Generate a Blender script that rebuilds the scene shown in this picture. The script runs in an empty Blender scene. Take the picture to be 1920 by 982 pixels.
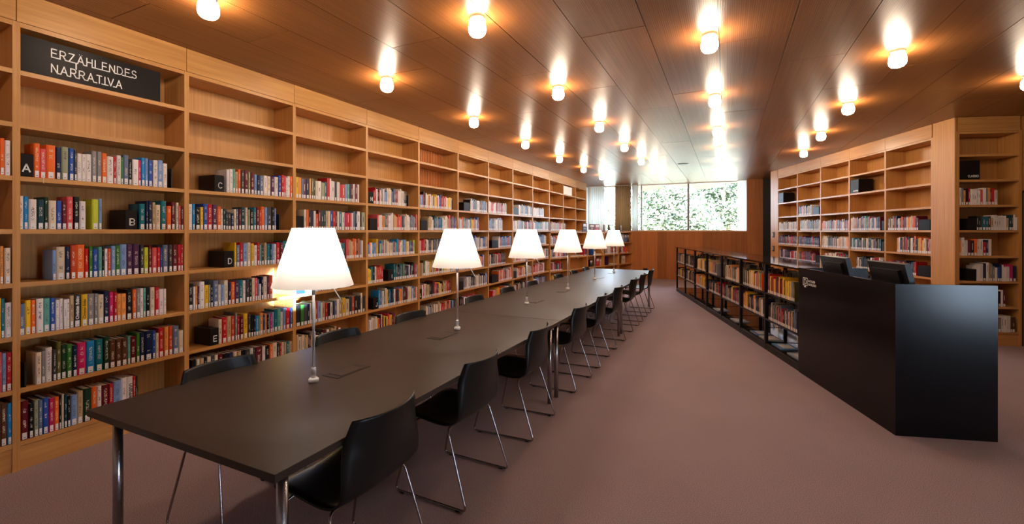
import bpy, bmesh, math, random
from mathutils import Matrix, Vector
random.seed(7)
S = bpy.context.scene
COL = S.collection
PI = math.pi
YAW = math.atan(402 / 842)

# ---------------------------------------------------------------- camera, world, sun, exposure
cd = bpy.data.cameras.new('camera')
cd.sensor_width = 36.0
cd.lens = 842 / 1920 * 36
cd.shift_y = -58 / 1920
cd.clip_start = 0.05
cd.clip_end = 300
cam = bpy.data.objects.new('camera', cd)
COL.objects.link(cam)
cam.location = (0, 0, 1.55)
cam.rotation_euler = (PI / 2, 0, YAW)
S.camera = cam

world = bpy.data.worlds.new('daylight')
S.world = world
world.use_nodes = True
wb = world.node_tree.nodes['Background']
wb.inputs['Color'].default_value = (0.66, 0.78, 1.0, 1)
wb.inputs['Strength'].default_value = 30.0

sl = bpy.data.lights.new('sun', 'SUN')
sl.energy = 65.0
sl.angle = 0.02
sl.color = (1.0, 0.95, 0.86)
sun = bpy.data.objects.new('sun', sl)
COL.objects.link(sun)
sun.location = (0, 0, 30)
sun.rotation_euler = (math.radians(38), 0, math.radians(20))   # high, from behind the building onto the trees

GLOBE = 95.0      # radiance of the ceiling globes
SHADE_W = 8.5    # bulb power inside the table lamps
S.view_settings.view_transform = 'Standard'
S.view_settings.look = 'None'
S.view_settings.exposure = 0.16
S.view_settings.gamma = 1.0
S.view_settings.use_curve_mapping = False

# ---------------------------------------------------------------- helpers
class MB:
    """collects boxes, tubes and lathes, then links them as ONE mesh object"""
    def __init__(self):
        self.v = []; self.f = []; self.sm = []; self.mi = []
    def add(self, vs, fs, smooth=False, mi=0):
        b = len(self.v)
        self.v += [tuple(p) for p in vs]
        for f in fs:
            self.f.append([b + i for i in f]); self.sm.append(smooth); self.mi.append(mi)
        return self
    def box(self, x0, x1, y0, y1, z0, z1, mi=0):
        vs = [(x0, y0, z0), (x1, y0, z0), (x1, y1, z0), (x0, y1, z0), (x0, y0, z1), (x1, y0, z1), (x1, y1, z1), (x0, y1, z1)]
        return self.add(vs, [(0, 3, 2, 1), (4, 5, 6, 7), (0, 1, 5, 4), (1, 2, 6, 5), (2, 3, 7, 6), (3, 0, 4, 7)], False, mi)
    def lathe(self, prof, n=20, cx=0, cy=0, cap0=True, cap1=True, mi=0):
        vs = []; fs = []
        for r, z in prof:
            for k in range(n):
                a = 2 * PI * k / n
                vs.append((cx + r * math.cos(a), cy + r * math.sin(a), z))
        m = len(prof)
        for i in range(m - 1):
            for k in range(n):
                k2 = (k + 1) % n
                fs.append((i * n + k, i * n + k2, (i + 1) * n + k2, (i + 1) * n + k))
        self.add(vs, fs, True, mi)
        b = len(self.v) - len(vs)
        if cap0: self.f.append([b + k for k in range(n)][::-1]); self.sm.append(False); self.mi.append(mi)
        if cap1: self.f.append([b + (m - 1) * n + k for k in range(n)]); self.sm.append(False); self.mi.append(mi)
        return self
    def tube(self, path, r, n=8, mi=0):
        P = [Vector(p) for p in path]
        rings = []
        up = Vector((0.13, 0.21, 0.97))
        for i, p in enumerate(P):
            if i == 0: t = P[1] - P[0]
            elif i == len(P) - 1: t = P[-1] - P[-2]
            else: t = (P[i + 1] - p).normalized() + (p - P[i - 1]).normalized()
            t.normalize()
            if abs(t.dot(up)) > 0.98: u = t.orthogonal().normalized()
            else: u = (up - t * up.dot(t)).normalized()
            if i: up = u
            w = t.cross(u)
            rings.append([p + (u * math.cos(2 * PI * k / n) + w * math.sin(2 * PI * k / n)) * r for k in range(n)])
            up = u
        vs = [q for g in rings for q in g]; fs = []
        for i in range(len(P) - 1):
            for k in range(n):
                k2 = (k + 1) % n
                fs.append((i * n + k, i * n + k2, (i + 1) * n + k2, (i + 1) * n + k))
        fs.append(tuple(range(n))[::-1]); fs.append(tuple((len(P) - 1) * n + k for k in range(n)))
        return self.add(vs, fs, True, mi)
    def mesh(self, name, mats):
        me = bpy.data.meshes.new(name)
        me.from_pydata(self.v, [], self.f)
        for m in (mats if isinstance(mats, (list, tuple)) else [mats]): me.materials.append(m)
        me.polygons.foreach_set('use_smooth', self.sm)
        me.polygons.foreach_set('material_index', self.mi)
        me.update()
        return me
    def build(self, name, mats, parent=None, loc=(0, 0, 0), rot=(0, 0, 0)):
        return link(name, self.mesh(name, mats), parent, loc, rot)

def link(name, data, parent=None, loc=(0, 0, 0), rot=(0, 0, 0)):
    o = bpy.data.objects.new(name, data)
    COL.objects.link(o)
    o.location = loc; o.rotation_euler = rot
    if parent is not None: o.parent = parent
    return o

def tag(o, label=None, cat=None, group=None, kind=None):
    if label: o['label'] = label
    if cat: o['category'] = cat
    if group: o['group'] = group
    if kind: o['kind'] = kind
    return o

def thing(name, label, cat, loc=(0, 0, 0), rz=0, group=None):
    o = link(name, None, None, loc, (0, 0, rz))
    o.empty_display_size = 0.1
    return tag(o, label, cat, group)

def struct(name, mb, mat, loc=(0, 0, 0), rz=0):
    o = mb.build(name, mat, None, loc, (0, 0, rz))
    return tag(o, kind='structure')

def copy_thing(o, loc, rz, label=None, group=None):
    c = o.copy(); COL.objects.link(c)
    c.location = loc; c.rotation_euler = (0, 0, rz)
    tag(c, label, None, group)
    for ch in list(o.children):
        d = ch.copy(); COL.objects.link(d); d.parent = c
        for g in list(ch.children):
            e = g.copy(); COL.objects.link(e); e.parent = d
    return c

def rounded(path, rad=0.02, seg=4):
    """polyline with its inner corners rounded"""
    P = [Vector(p) for p in path]; out = [P[0]]
    for i in range(1, len(P) - 1):
        a = (P[i - 1] - P[i]); b = (P[i + 1] - P[i])
        r = min(rad, a.length * 0.45, b.length * 0.45)
        p0 = P[i] + a.normalized() * r; p1 = P[i] + b.normalized() * r
        for k in range(seg + 1):
            t = k / seg
            out.append(p0 * (1 - t) ** 2 + P[i] * 2 * t * (1 - t) + p1 * t * t)
    out.append(P[-1])
    return out

class Frame:
    """a case seen from the front: local x = out of the case, y = along it (left to right), z = up"""
    def __init__(self, origin, along):
        a = Vector((along[0], along[1], 0)).normalized()
        self.o = Vector((origin[0], origin[1], 0)); self.a = a
        self.n = Vector((a.y, -a.x, 0))
        self.rz = math.atan2(self.n.y, self.n.x)
    def p(self, x, y, z):
        return self.o + self.n * x + self.a * y + Vector((0, 0, z))

def text(name, body, size, mat, parent, loc, face='x', width=None):
    """flat raised lettering; face 'x': reads along +y, stands up in z, looks to +x. 'up': reads upwards along z"""
    c = bpy.data.curves.new(name, 'FONT')
    c.body = body; c.size = size; c.extrude = 0.0006; c.resolution_u = 3
    c.offset = size * 0.006
    c.materials.append(mat)
    o = link(name, c, None, loc)
    if face == 'x': o.rotation_euler = (PI / 2, 0, PI / 2)
    else:
        o.rotation_mode = 'QUATERNION'
        o.rotation_quaternion = Matrix(((0, 0, 1), (0, -1, 0), (1, 0, 0))).to_quaternion()   # columns: text x -> +z, text y -> -y, normal -> +x
    bpy.context.view_layer.update()
    if width and o.dimensions.x > 0: o.scale.x = width / o.dimensions.x
    me = bpy.data.meshes.new_from_object(o.evaluated_get(bpy.context.evaluated_depsgraph_get()))
    me.name = name
    q = bpy.data.objects.new(name, me); COL.objects.link(q)
    q.parent = parent; q.location = o.location; q.rotation_mode = o.rotation_mode; q.rotation_euler = o.rotation_euler; q.scale = o.scale
    if face != 'x': q.rotation_quaternion = o.rotation_quaternion
    bpy.data.objects.remove(o, do_unlink=True); bpy.data.curves.remove(c)
    return q

def arc(cx, cy, rx, ry, a0, a1, n=8):
    return [(cx + rx * math.cos(math.radians(a0 + (a1 - a0) * k / n)), cy + ry * math.sin(math.radians(a0 + (a1 - a0) * k / n))) for k in range(n + 1)]
_O = [arc(0.36, 0.5, 0.36, 0.5, 0, 360, 20)]
_S = [arc(0.29, 0.74, 0.27, 0.26, 20, 270, 10) + arc(0.29, 0.25, 0.29, 0.25, 90, -160, 10)]
_P = [[(0, 0), (0, 1), (0.33, 1)] + arc(0.33, 0.74, 0.25, 0.26, 90, -90, 8) + [(0, 0.48)]]
GLYPH = {
    'A': (0.70, [[(0, 0), (0.35, 1), (0.70, 0)], [(0.12, 0.32), (0.58, 0.32)]]),
    'Ä': (0.70, [[(0, 0), (0.35, 1), (0.70, 0)], [(0.12, 0.32), (0.58, 0.32)], [(0.20, 1.16), (0.22, 1.16)], [(0.48, 1.16), (0.50, 1.16)]]),
    'B': (0.60, _P + [[(0.33, 0.48)] + arc(0.34, 0.24, 0.26, 0.24, 90, -90, 8) + [(0, 0)]]),
    'C': (0.68, [arc(0.36, 0.5, 0.36, 0.5, 42, 318, 16)]), 'D': (0.66, [[(0, 0), (0, 1), (0.26, 1)] + arc(0.26, 0.5, 0.40, 0.5, 90, -90, 12) + [(0, 0)]]),
    'E': (0.54, [[(0.54, 1), (0, 1), (0, 0), (0.54, 0)], [(0, 0.52), (0.50, 0.52)]]),
    'G': (0.72, [arc(0.36, 0.5, 0.36, 0.5, 42, 340, 16) + [(0.72, 0.46), (0.42, 0.46)]]),
    'H': (0.62, [[(0, 0), (0, 1)], [(0.62, 0), (0.62, 1)], [(0, 0.52), (0.62, 0.52)]]), 'I': (0.02, [[(0.01, 0), (0.01, 1)]]),
    'J': (0.46, [[(0.46, 1), (0.46, 0.24)] + arc(0.23, 0.24, 0.23, 0.24, 0, -180, 8)]), 'K': (0.60, [[(0, 0), (0, 1)], [(0.58, 1), (0.0, 0.38)], [(0.20, 0.58), (0.60, 0)]]),
    'L': (0.50, [[(0, 1), (0, 0), (0.50, 0)]]), 'N': (0.62, [[(0, 0), (0, 1), (0.62, 0), (0.62, 1)]]), 'O': (0.72, _O),
    'R': (0.60, _P + [[(0.30, 0.48), (0.60, 0)]]), 'S': (0.58, _S), 'T': (0.62, [[(0, 1), (0.62, 1)], [(0.31, 1), (0.31, 0)]]),
    'V': (0.68, [[(0, 1), (0.34, 0), (0.68, 1)]]), 'Z': (0.60, [[(0, 1), (0.60, 1), (0, 0), (0.60, 0)]])}
def letters(name, body, cap, mat, parent, loc, width=None, stroke=0.13, gap=0.36, link_line=None):
    """raised lettering of even strokes, reading along local +y; link_line joins the feet of neighbouring letters"""
    mb = MB(); hw = stroke / 2; y = 0.0; segs = []; feet = []
    for ch in body:
        w, pl = GLYPH[ch]
        for p in pl:
            for a, b in zip(p[:-1], p[1:]): segs.append((a[0] + y, a[1], b[0] + y, b[1]))
        feet.append((y, y + w)); y += w + gap
    total = y - gap
    k = (width / (total * cap)) if width else 1.0
    for a, b in (link_line or ()): segs.append((feet[a][1] - 0.02, 0.0, feet[b][0] + 0.02, 0.0))
    for y0, z0, y1, z1 in segs:
        d = Vector((y1 - y0, z1 - z0)); L_ = max(d.length, 1e-4); d = d / L_; n = Vector((-d.y, d.x)) * hw; e = d * (hw * 0.6 if L_ > 0.12 else hw * 0.25)
        P = [(y0 - e.x - n.x, z0 - e.y - n.y), (y1 + e.x - n.x, z1 + e.y - n.y), (y1 + e.x + n.x, z1 + e.y + n.y), (y0 - e.x + n.x, z0 - e.y + n.y)]
        v = [(x, q[0] * cap * k, q[1] * cap) for x in (0.0, 0.0012) for q in P]
        mb.add(v, [(4, 5, 6, 7), (0, 1, 5, 4), (1, 2, 6, 5), (2, 3, 7, 6), (3, 0, 4, 7)])
    return mb.build(name, mat, parent, loc)

# ---------------------------------------------------------------- materials
def mat(name):
    m = bpy.data.materials.new(name); m.use_nodes = True
    return m, m.node_tree.nodes, m.node_tree.links, m.node_tree.nodes['Principled BSDF']

def plain(name, c, rough=0.5, metal=0.0, spec=0.5):
    m, N, L, b = mat(name)
    b.inputs['Base Color'].default_value = (*c, 1); b.inputs['Roughness'].default_value = rough
    b.inputs['Metallic'].default_value = metal; b.inputs['Specular IOR Level'].default_value = spec
    return m

def wood(name, c0, c1, scale, rough=0.45, plank=0.0, bump=0.03, spec=0.4):
    """grain runs along the axis with the small scale; plank: tone change from object to object"""
    m, N, L, b = mat(name)
    tc = N.new('ShaderNodeTexCoord'); mp = N.new('ShaderNodeMapping'); mp.inputs['Scale'].default_value = scale
    oi = N.new('ShaderNodeObjectInfo')
    add = N.new('ShaderNodeVectorMath'); add.operation = 'ADD'
    L.new(tc.outputs['Object'], mp.inputs['Vector']); L.new(mp.outputs['Vector'], add.inputs[0])
    mul = N.new('ShaderNodeMath'); mul.operation = 'MULTIPLY'; mul.inputs[1].default_value = 37.0
    L.new(oi.outputs['Random'], mul.inputs[0]); L.new(mul.outputs[0], add.inputs[1])
    n1 = N.new('ShaderNodeTexNoise'); n1.inputs['Scale'].default_value = 1.0; n1.inputs['Detail'].default_value = 5; n1.inputs['Roughness'].default_value = 0.65
    L.new(add.outputs[0], n1.inputs['Vector'])
    r = N.new('ShaderNodeValToRGB'); r.color_ramp.elements[0].position = 0.3; r.color_ramp.elements[1].position = 0.7
    r.color_ramp.elements[0].color = (*c0, 1); r.color_ramp.elements[1].color = (*c1, 1)
    L.new(n1.outputs['Fac'], r.inputs['Fac'])
    hs = N.new('ShaderNodeHueSaturation')
    mr = N.new('ShaderNodeMapRange'); mr.inputs['To Min'].default_value = 1 - plank; mr.inputs['To Max'].default_value = 1 + plank
    L.new(oi.outputs['Random'], mr.inputs['Value']); L.new(mr.outputs['Result'], hs.inputs['Value'])
    L.new(r.outputs['Color'], hs.inputs['Color']); L.new(hs.outputs['Color'], b.inputs['Base Color'])
    bp = N.new('ShaderNodeBump'); bp.inputs['Strength'].default_value = bump; bp.inputs['Distance'].default_value = 0.002
    L.new(n1.outputs['Fac'], bp.inputs['Height']); L.new(bp.outputs['Normal'], b.inputs['Normal'])
    b.inputs['Roughness'].default_value = rough; b.inputs['Specular IOR Level'].default_value = spec
    return m

OAK0, OAK1 = (0.46, 0.200, 0.050), (0.64, 0.315, 0.090)
M_OAK_Y = wood('oak_grain_along', OAK0, OAK1, (30, 1.3, 30), rough=0.36, spec=0.5)
M_OAK_Z = wood('oak_grain_up', OAK0, OAK1, (60, 60, 1.2), plank=0.06, rough=0.40)
M_OAK_WALL = wood('oak_wall_board', (0.36, 0.115, 0.028), (0.50, 0.18, 0.050), (45, 45, 1.0), plank=0.25, rough=0.55, spec=0.25)

def ceiling_mat():
    m = wood('perforated_ceiling_board', (0.25, 0.086, 0.022), (0.39, 0.150, 0.040), (60, 0.6, 60), rough=0.33, plank=0.07, spec=0.30)
    N = m.node_tree.nodes; L = m.node_tree.links; b = N['Principled BSDF']
    tc = N.new('ShaderNodeTexCoord'); sp = N.new('ShaderNodeSeparateXYZ'); L.new(tc.outputs['Object'], sp.inputs[0])
    def wave(sock, period):
        a = N.new('ShaderNodeMath'); a.operation = 'MULTIPLY'; a.inputs[1].default_value = 2 * PI / period; L.new(sock, a.inputs[0])
        s_ = N.new('ShaderNodeMath'); s_.operation = 'SINE'; L.new(a.outputs[0], s_.inputs[0]); return s_.outputs[0]
    wx = wave(sp.outputs['X'], 0.014); wy = wave(sp.outputs['Y'], 0.014)
    g = N.new('ShaderNodeMath'); g.operation = 'ADD'; L.new(wx, g.inputs[0]); L.new(wy, g.inputs[1])
    hole = N.new('ShaderNodeMapRange'); hole.inputs['From Min'].default_value = 0.6; hole.inputs['From Max'].default_value = 1.5
    L.new(g.outputs[0], hole.inputs['Value'])
    old = b.inputs['Base Color'].links[0].from_socket
    mx = N.new('ShaderNodeMixRGB'); mx.inputs['Color2'].default_value = (0.05, 0.018, 0.007, 1)
    f = N.new('ShaderNodeMath'); f.operation = 'MULTIPLY'; f.inputs[1].default_value = 0.9; L.new(hole.outputs['Result'], f.inputs[0])
    L.new(f.outputs[0], mx.inputs['Fac']); L.new(old, mx.inputs['Color1']); L.new(mx.outputs['Color'], b.inputs['Base Color'])
    gx = wave(sp.outputs['X'], 0.010)
    bp = N.new('ShaderNodeBump'); bp.inputs['Strength'].default_value = 0.18; bp.inputs['Distance'].default_value = 0.0012
    L.new(gx, bp.inputs['Height']); L.new(bp.outputs['Normal'], b.inputs['Normal'])
    return m
M_CEIL = ceiling_mat()

def carpet():
    m, N, L, b = mat('mauve_carpet')
    tc = N.new('ShaderNodeTexCoord')
    n1 = N.new('ShaderNodeTexNoise'); n1.inputs['Scale'].default_value = 230; n1.inputs['Detail'].default_value = 3
    n2 = N.new('ShaderNodeTexNoise'); n2.inputs['Scale'].default_value = 1.1; n2.inputs['Detail'].default_value = 3
    L.new(tc.outputs['Object'], n1.inputs['Vector']); L.new(tc.outputs['Object'], n2.inputs['Vector'])
    r = N.new('ShaderNodeValToRGB'); r.color_ramp.elements[0].position = 0.3; r.color_ramp.elements[1].position = 0.72
    r.color_ramp.elements[0].color = (0.165, 0.122, 0.134, 1); r.color_ramp.elements[1].color = (0.52, 0.390, 0.415, 1)
    L.new(n1.outputs['Fac'], r.inputs['Fac'])
    hs = N.new('ShaderNodeHueSaturation'); mr = N.new('ShaderNodeMapRange'); mr.inputs['To Min'].default_value = 0.88; mr.inputs['To Max'].default_value = 1.12
    L.new(n2.outputs['Fac'], mr.inputs['Value']); L.new(mr.outputs['Result'], hs.inputs['Value'])
    L.new(r.outputs['Color'], hs.inputs['Color']); L.new(hs.outputs['Color'], b.inputs['Base Color'])
    bp = N.new('ShaderNodeBump'); bp.inputs['Strength'].default_value = 0.4; bp.inputs['Distance'].default_value = 0.002
    L.new(n1.outputs['Fac'], bp.inputs['Height']); L.new(bp.outputs['Normal'], b.inputs['Normal'])
    b.inputs['Roughness'].default_value = 0.95; b.inputs['Specular IOR Level'].default_value = 0.15
    return m
M_CARPET = carpet()

M_BLACK = plain('black_steel', (0.010, 0.009, 0.010), 0.40, 0, 0.35)
M_DESK = plain('black_lacquer_panel', (0.005, 0.004, 0.005), 0.20, 0, 0.22)
M_GLOSS = plain('black_glossy_plate', (0.006, 0.006, 0.006), 0.05, 0, 0.5)
M_TOP = plain('black_linoleum_tabletop', (0.034, 0.022, 0.016), 0.40, 0, 0.42)
M_SHELL = plain('black_plastic_shell', (0.009, 0.009, 0.009), 0.36, 0, 0.3)
M_CHROME = plain('chrome', (0.44, 0.41, 0.42), 0.26, 1.0)
M_ALU = plain('satin_aluminium', (0.72, 0.70, 0.70), 0.40, 0.35)
M_WHITE = plain('white_lacquer', (0.82, 0.81, 0.80), 0.45)
M_LETTER = plain('white_lettering', (0.93, 0.92, 0.90), 0.5)
M_SIGN = plain('black_sign_board', (0.011, 0.008, 0.008), 0.38, 0, 0.12)
M_PAGES = plain('book_pages', (0.62, 0.52, 0.42), 0.8)
M_SCREEN = plain('dark_screen', (0.01, 0.012, 0.015), 0.15)
M_GREYDOOR = plain('grey_metal_door', (0.22, 0.24, 0.27), 0.4)
M_PLASTER = plain('warm_white_plaster', (0.62, 0.58, 0.54), 0.8)
M_STONE = plain('pale_outer_ground', (0.35, 0.36, 0.28), 0.9)
M_BARK = wood('pale_bark', (0.42, 0.30, 0.22), (0.62, 0.48, 0.38), (8, 8, 2))

def glow(name, c, st):
    m, N, L, b = mat(name)
    b.inputs['Base Color'].default_value = (0.9, 0.88, 0.85, 1)
    b.inputs['Emission Color'].default_value = (*c, 1); b.inputs['Emission Strength'].default_value = st
    return m
M_GLOBE = glow('lit_opal_glass', (1.0, 0.80, 0.60), GLOBE)

def shade_mat():
    m, N, L, b = mat('white_translucent_shade')
    out = N['Material Output']
    d = N.new('ShaderNodeBsdfDiffuse'); d.inputs['Color'].default_value = (0.80, 0.76, 0.72, 1)
    t = N.new('ShaderNodeBsdfTranslucent'); t.inputs['Color'].default_value = (0.86, 0.80, 0.74, 1)
    x = N.new('ShaderNodeMixShader'); x.inputs['Fac'].default_value = 0.55
    L.new(d.outputs[0], x.inputs[1]); L.new(t.outputs[0], x.inputs[2]); L.new(x.outputs[0], out.inputs['Surface'])
    return m
M_SHADE = shade_mat()

def sheer(name, c, fac):
    m, N, L, b = mat(name); out = N['Material Output']
    d = N.new('ShaderNodeBsdfDiffuse'); d.inputs['Color'].default_value = (*c, 1)
    t = N.new('ShaderNodeBsdfTranslucent'); t.inputs['Color'].default_value = (*c, 1)
    x = N.new('ShaderNodeMixShader'); x.inputs['Fac'].default_value = fac
    L.new(d.outputs[0], x.inputs[1]); L.new(t.outputs[0], x.inputs[2]); L.new(x.outputs[0], out.inputs['Surface'])
    return m
M_SHEER = sheer('white_sheer_fabric', (0.85, 0.86, 0.86), 0.6)
M_BEIGE = sheer('beige_curtain_fabric', (0.60, 0.47, 0.32), 0.24)

def glass():
    m, N, L, b = mat('window_glass'); out = N['Material Output']
    t = N.new('ShaderNodeBsdfTransparent'); t.inputs['Color'].default_value = (0.94, 0.97, 0.96, 1)
    g = N.new('ShaderNodeBsdfGlossy'); g.inputs['Roughness'].default_value = 0.02
    f = N.new('ShaderNodeFresnel'); f.inputs['IOR'].default_value = 1.45
    x = N.new('ShaderNodeMixShader'); L.new(f.outputs[0], x.inputs['Fac'])
    L.new(t.outputs[0], x.inputs[1]); L.new(g.outputs[0], x.inputs[2]); L.new(x.outputs[0], out.inputs['Surface'])
    return m
M_GLASS = glass()

def leaf():
    m, N, L, b = mat('tree_leaf'); out = N['Material Output']
    at = N.new('ShaderNodeAttribute'); at.attribute_name = 'Col'
    d = N.new('ShaderNodeBsdfPrincipled'); L.new(at.outputs['Color'], d.inputs['Base Color']); d.inputs['Roughness'].default_value = 0.4
    t = N.new('ShaderNodeBsdfTranslucent'); L.new(at.outputs['Color'], t.inputs['Color'])
    x = N.new('ShaderNodeMixShader'); x.inputs['Fac'].default_value = 0.35
    L.new(d.outputs[0], x.inputs[1]); L.new(t.outputs[0], x.inputs[2]); L.new(x.outputs[0], out.inputs['Surface'])
    return m
M_LEAF = leaf()

def book_mat():
    """cover colour from the object; faint printed title on the spine (flat print)"""
    m, N, L, b = mat('book_cover')
    oi = N.new('ShaderNodeObjectInfo'); tc = N.new('ShaderNodeTexCoord')
    so = N.new('ShaderNodeSeparateXYZ'); L.new(tc.outputs['Object'], so.inputs[0])
    sg = N.new('ShaderNodeSeparateXYZ'); L.new(tc.outputs['Generated'], sg.inputs[0])
    def M(op, a, bb):
        n = N.new('ShaderNodeMath'); n.operation = op
        for i, v in enumerate((a, bb)):
            if isinstance(v, (int, float)): n.inputs[i].default_value = v
            else: L.new(v, n.inputs[i])
        return n.outputs[0]
    mask = M('GREATER_THAN', so.outputs['X'], -0.003)
    for s_, lo, hi in ((sg.outputs['Z'], 0.30, 0.88), (sg.outputs['Y'], 0.30, 0.70)):
        mask = M('MULTIPLY', mask, M('MULTIPLY', M('GREATER_THAN', s_, lo), M('LESS_THAN', s_, hi)))
    cv = N.new('ShaderNodeCombineXYZ')
    L.new(M('MULTIPLY', oi.outputs['Random'], 91.0), cv.inputs[0]); L.new(M('MULTIPLY', so.outputs['Y'], 170.0), cv.inputs[1]); L.new(M('MULTIPLY', so.outputs['Z'], 260.0), cv.inputs[2])
    n1 = N.new('ShaderNodeTexNoise'); n1.inputs['Scale'].default_value = 1.0; n1.inputs['Detail'].default_value = 1; L.new(cv.outputs[0], n1.inputs['Vector'])
    c2 = N.new('ShaderNodeCombineXYZ'); L.new(M('MULTIPLY', oi.outputs['Random'], 53.0), c2.inputs[0]); L.new(M('MULTIPLY', so.outputs['Z'], 22.0), c2.inputs[2])
    n2 = N.new('ShaderNodeTexNoise'); n2.inputs['Scale'].default_value = 1.0; n2.inputs['Detail'].default_value = 0; L.new(c2.outputs[0], n2.inputs['Vector'])
    mask = M('MULTIPLY', mask, M('MULTIPLY', M('GREATER_THAN', n1.outputs['Fac'], 0.53), M('GREATER_THAN', n2.outputs['Fac'], 0.46)))
    bw = N.new('ShaderNodeRGBToBW'); L.new(oi.outputs['Color'], bw.inputs[0])
    dark = M('LESS_THAN', bw.outputs[0], 0.30)
    ink = N.new('ShaderNodeMixRGB'); ink.inputs['Color1'].default_value = (0.07, 0.05, 0.05, 1); ink.inputs['Color2'].default_value = (0.75, 0.68, 0.55, 1); L.new(dark, ink.inputs['Fac'])
    mx = N.new('ShaderNodeMixRGB'); L.new(M('MULTIPLY', mask, 0.85), mx.inputs['Fac']); L.new(oi.outputs['Color'], mx.inputs['Color1']); L.new(ink.outputs[0], mx.inputs['Color2'])
    L.new(mx.outputs[0], b.inputs['Base Color']); b.inputs['Roughness'].default_value = 0.38; b.inputs['Specular IOR Level'].default_value = 0.3
    return m
M_BOOK = book_mat()

def label_mat():
    m, N, L, b = mat('white_shelfmark_sticker')
    tc = N.new('ShaderNodeTexCoord'); sg = N.new('ShaderNodeSeparateXYZ'); L.new(tc.outputs['Generated'], sg.inputs[0])
    def M(op, a, bb):
        n = N.new('ShaderNodeMath'); n.operation = op
        for i, v in enumerate((a, bb)):
            if isinstance(v, (int, float)): n.inputs[i].default_value = v
            else: L.new(v, n.inputs[i])
        return n.outputs[0]
    def band(s_, lo, hi): return M('MULTIPLY', M('GREATER_THAN', s_, lo), M('LESS_THAN', s_, hi))
    k = M('MULTIPLY', band(sg.outputs['Z'], 0.20, 0.30), band(sg.outputs['Y'], 0.25, 0.75))
    mx = N.new('ShaderNodeMixRGB'); mx.inputs['Color1'].default_value = (0.80, 0.76, 0.74, 1); mx.inputs['Color2'].default_value = (0.12, 0.10, 0.10, 1)
    L.new(k, mx.inputs['Fac']); L.new(mx.outputs[0], b.inputs['Base Color']); b.inputs['Roughness'].default_value = 0.5
    return m
M_STICKER = label_mat()

def attr_mat(name, rough=0.42):
    m, N, L, b = mat(name)
    at = N.new('ShaderNodeAttribute'); at.attribute_name = 'Col'
    L.new(at.outputs['Color'], b.inputs['Base Color']); b.inputs['Roughness'].default_value = rough
    return m
M_BOOKS = attr_mat('book_covers_small')

PAL = dict(w=(235, 226, 222), W=(226, 208, 184), g=(150, 145, 146), G=(74, 72, 76), k=(26, 24, 27), o=(236, 116, 40), O=(238, 162, 84),
           u=(205, 84, 48), r=(196, 32, 42), R=(112, 22, 38), p=(222, 96, 100), m=(208, 40, 112), v=(92, 52, 92), b=(52, 92, 172), B=(28, 42, 84),
           c=(136, 164, 208), t=(22, 122, 136), T=(24, 70, 78), a=(112, 176, 164), n=(72, 132, 54), N=(30, 66, 42), y=(238, 194, 44),
           l=(200, 208, 66), e=(196, 170, 134), E=(104, 66, 46), s=(112, 124, 150), i=(40, 146, 204), q=(164, 168, 140), d=(112, 108, 50))
CNAME = dict(w='white', W='cream', g='grey', G='dark grey', k='black', o='orange', O='pale orange', u='rust-red', r='red', R='maroon', p='coral pink', m='magenta',
             v='purple', b='blue', B='navy', c='pale blue', t='teal', T='dark teal', a='mint green', n='green', N='dark green', y='yellow', l='lime', e='tan',
             E='brown', s='slate blue', i='bright blue', q='sage', d='olive')
def lin(c): return tuple((v / 255 / 12.92) if v / 255 <= 0.04045 else ((v / 255 + 0.055) / 1.055) ** 2.4 for v in c)
LIN = {k: tuple(q ** 1.15 for q in lin(v)) for k, v in PAL.items()}

# ---------------------------------------------------------------- the room
Y_END = 15.2
struct('floor', MB().box(-4.6, 7.2, -4.2, 15.7, -0.12, 0), M_CARPET)
ceiling = struct('ceiling', MB().box(-4.6, 7.2, -4.2, 15.7, 3.108, 3.30), M_BLACK)
pk_full = MB().box(0, 0.495, 0, 2.394, 0, 0.008).mesh('ceiling_plank', M_CEIL)
for i in range(23):
    x = -4.55 + 0.5 * i
    y = -4.2 - (0.0, 1.3, 0.6, 1.9)[i % 4]
    while y < 15.6:
        link('ceiling_plank', pk_full, ceiling, (x, y, 3.100 + random.uniform(0, 0.0012)))
        y += 2.4
struct('wall_left', MB().box(-4.62, -4.46, -4.2, 15.7, 0, 3.108), M_PLASTER)
struct('wall_right', MB().box(7.0, 7.2, -4.2, -0.4, 0, 3.108).box(7.0, 7.2, 1.0, 15.7, 0, 3.108).box(7.0, 7.2, -0.4, 1.0, 0, 0.04).box(7.0, 7.2, -0.4, 1.0, 1.80, 3.108), M_PLASTER)
struct('wall_back', MB().box(-4.46, 7.0, -4.2, -4.0, 0, 3.108), M_PLASTER)
w2 = struct('window_2', MB().box(7.06, 7.12, -0.4, 1.0, 0.04, 0.10).box(7.06, 7.12, -0.4, 1.0, 1.74, 1.80).box(7.06, 7.12, -0.4, -0.34, 0.10, 1.74).box(7.06, 7.12, 0.94, 1.0, 0.10, 1.74), M_BLACK)
MB().box(7.085, 7.093, -0.34, 0.94, 0.10, 1.74).build('pane', M_GLASS, w2)

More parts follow.
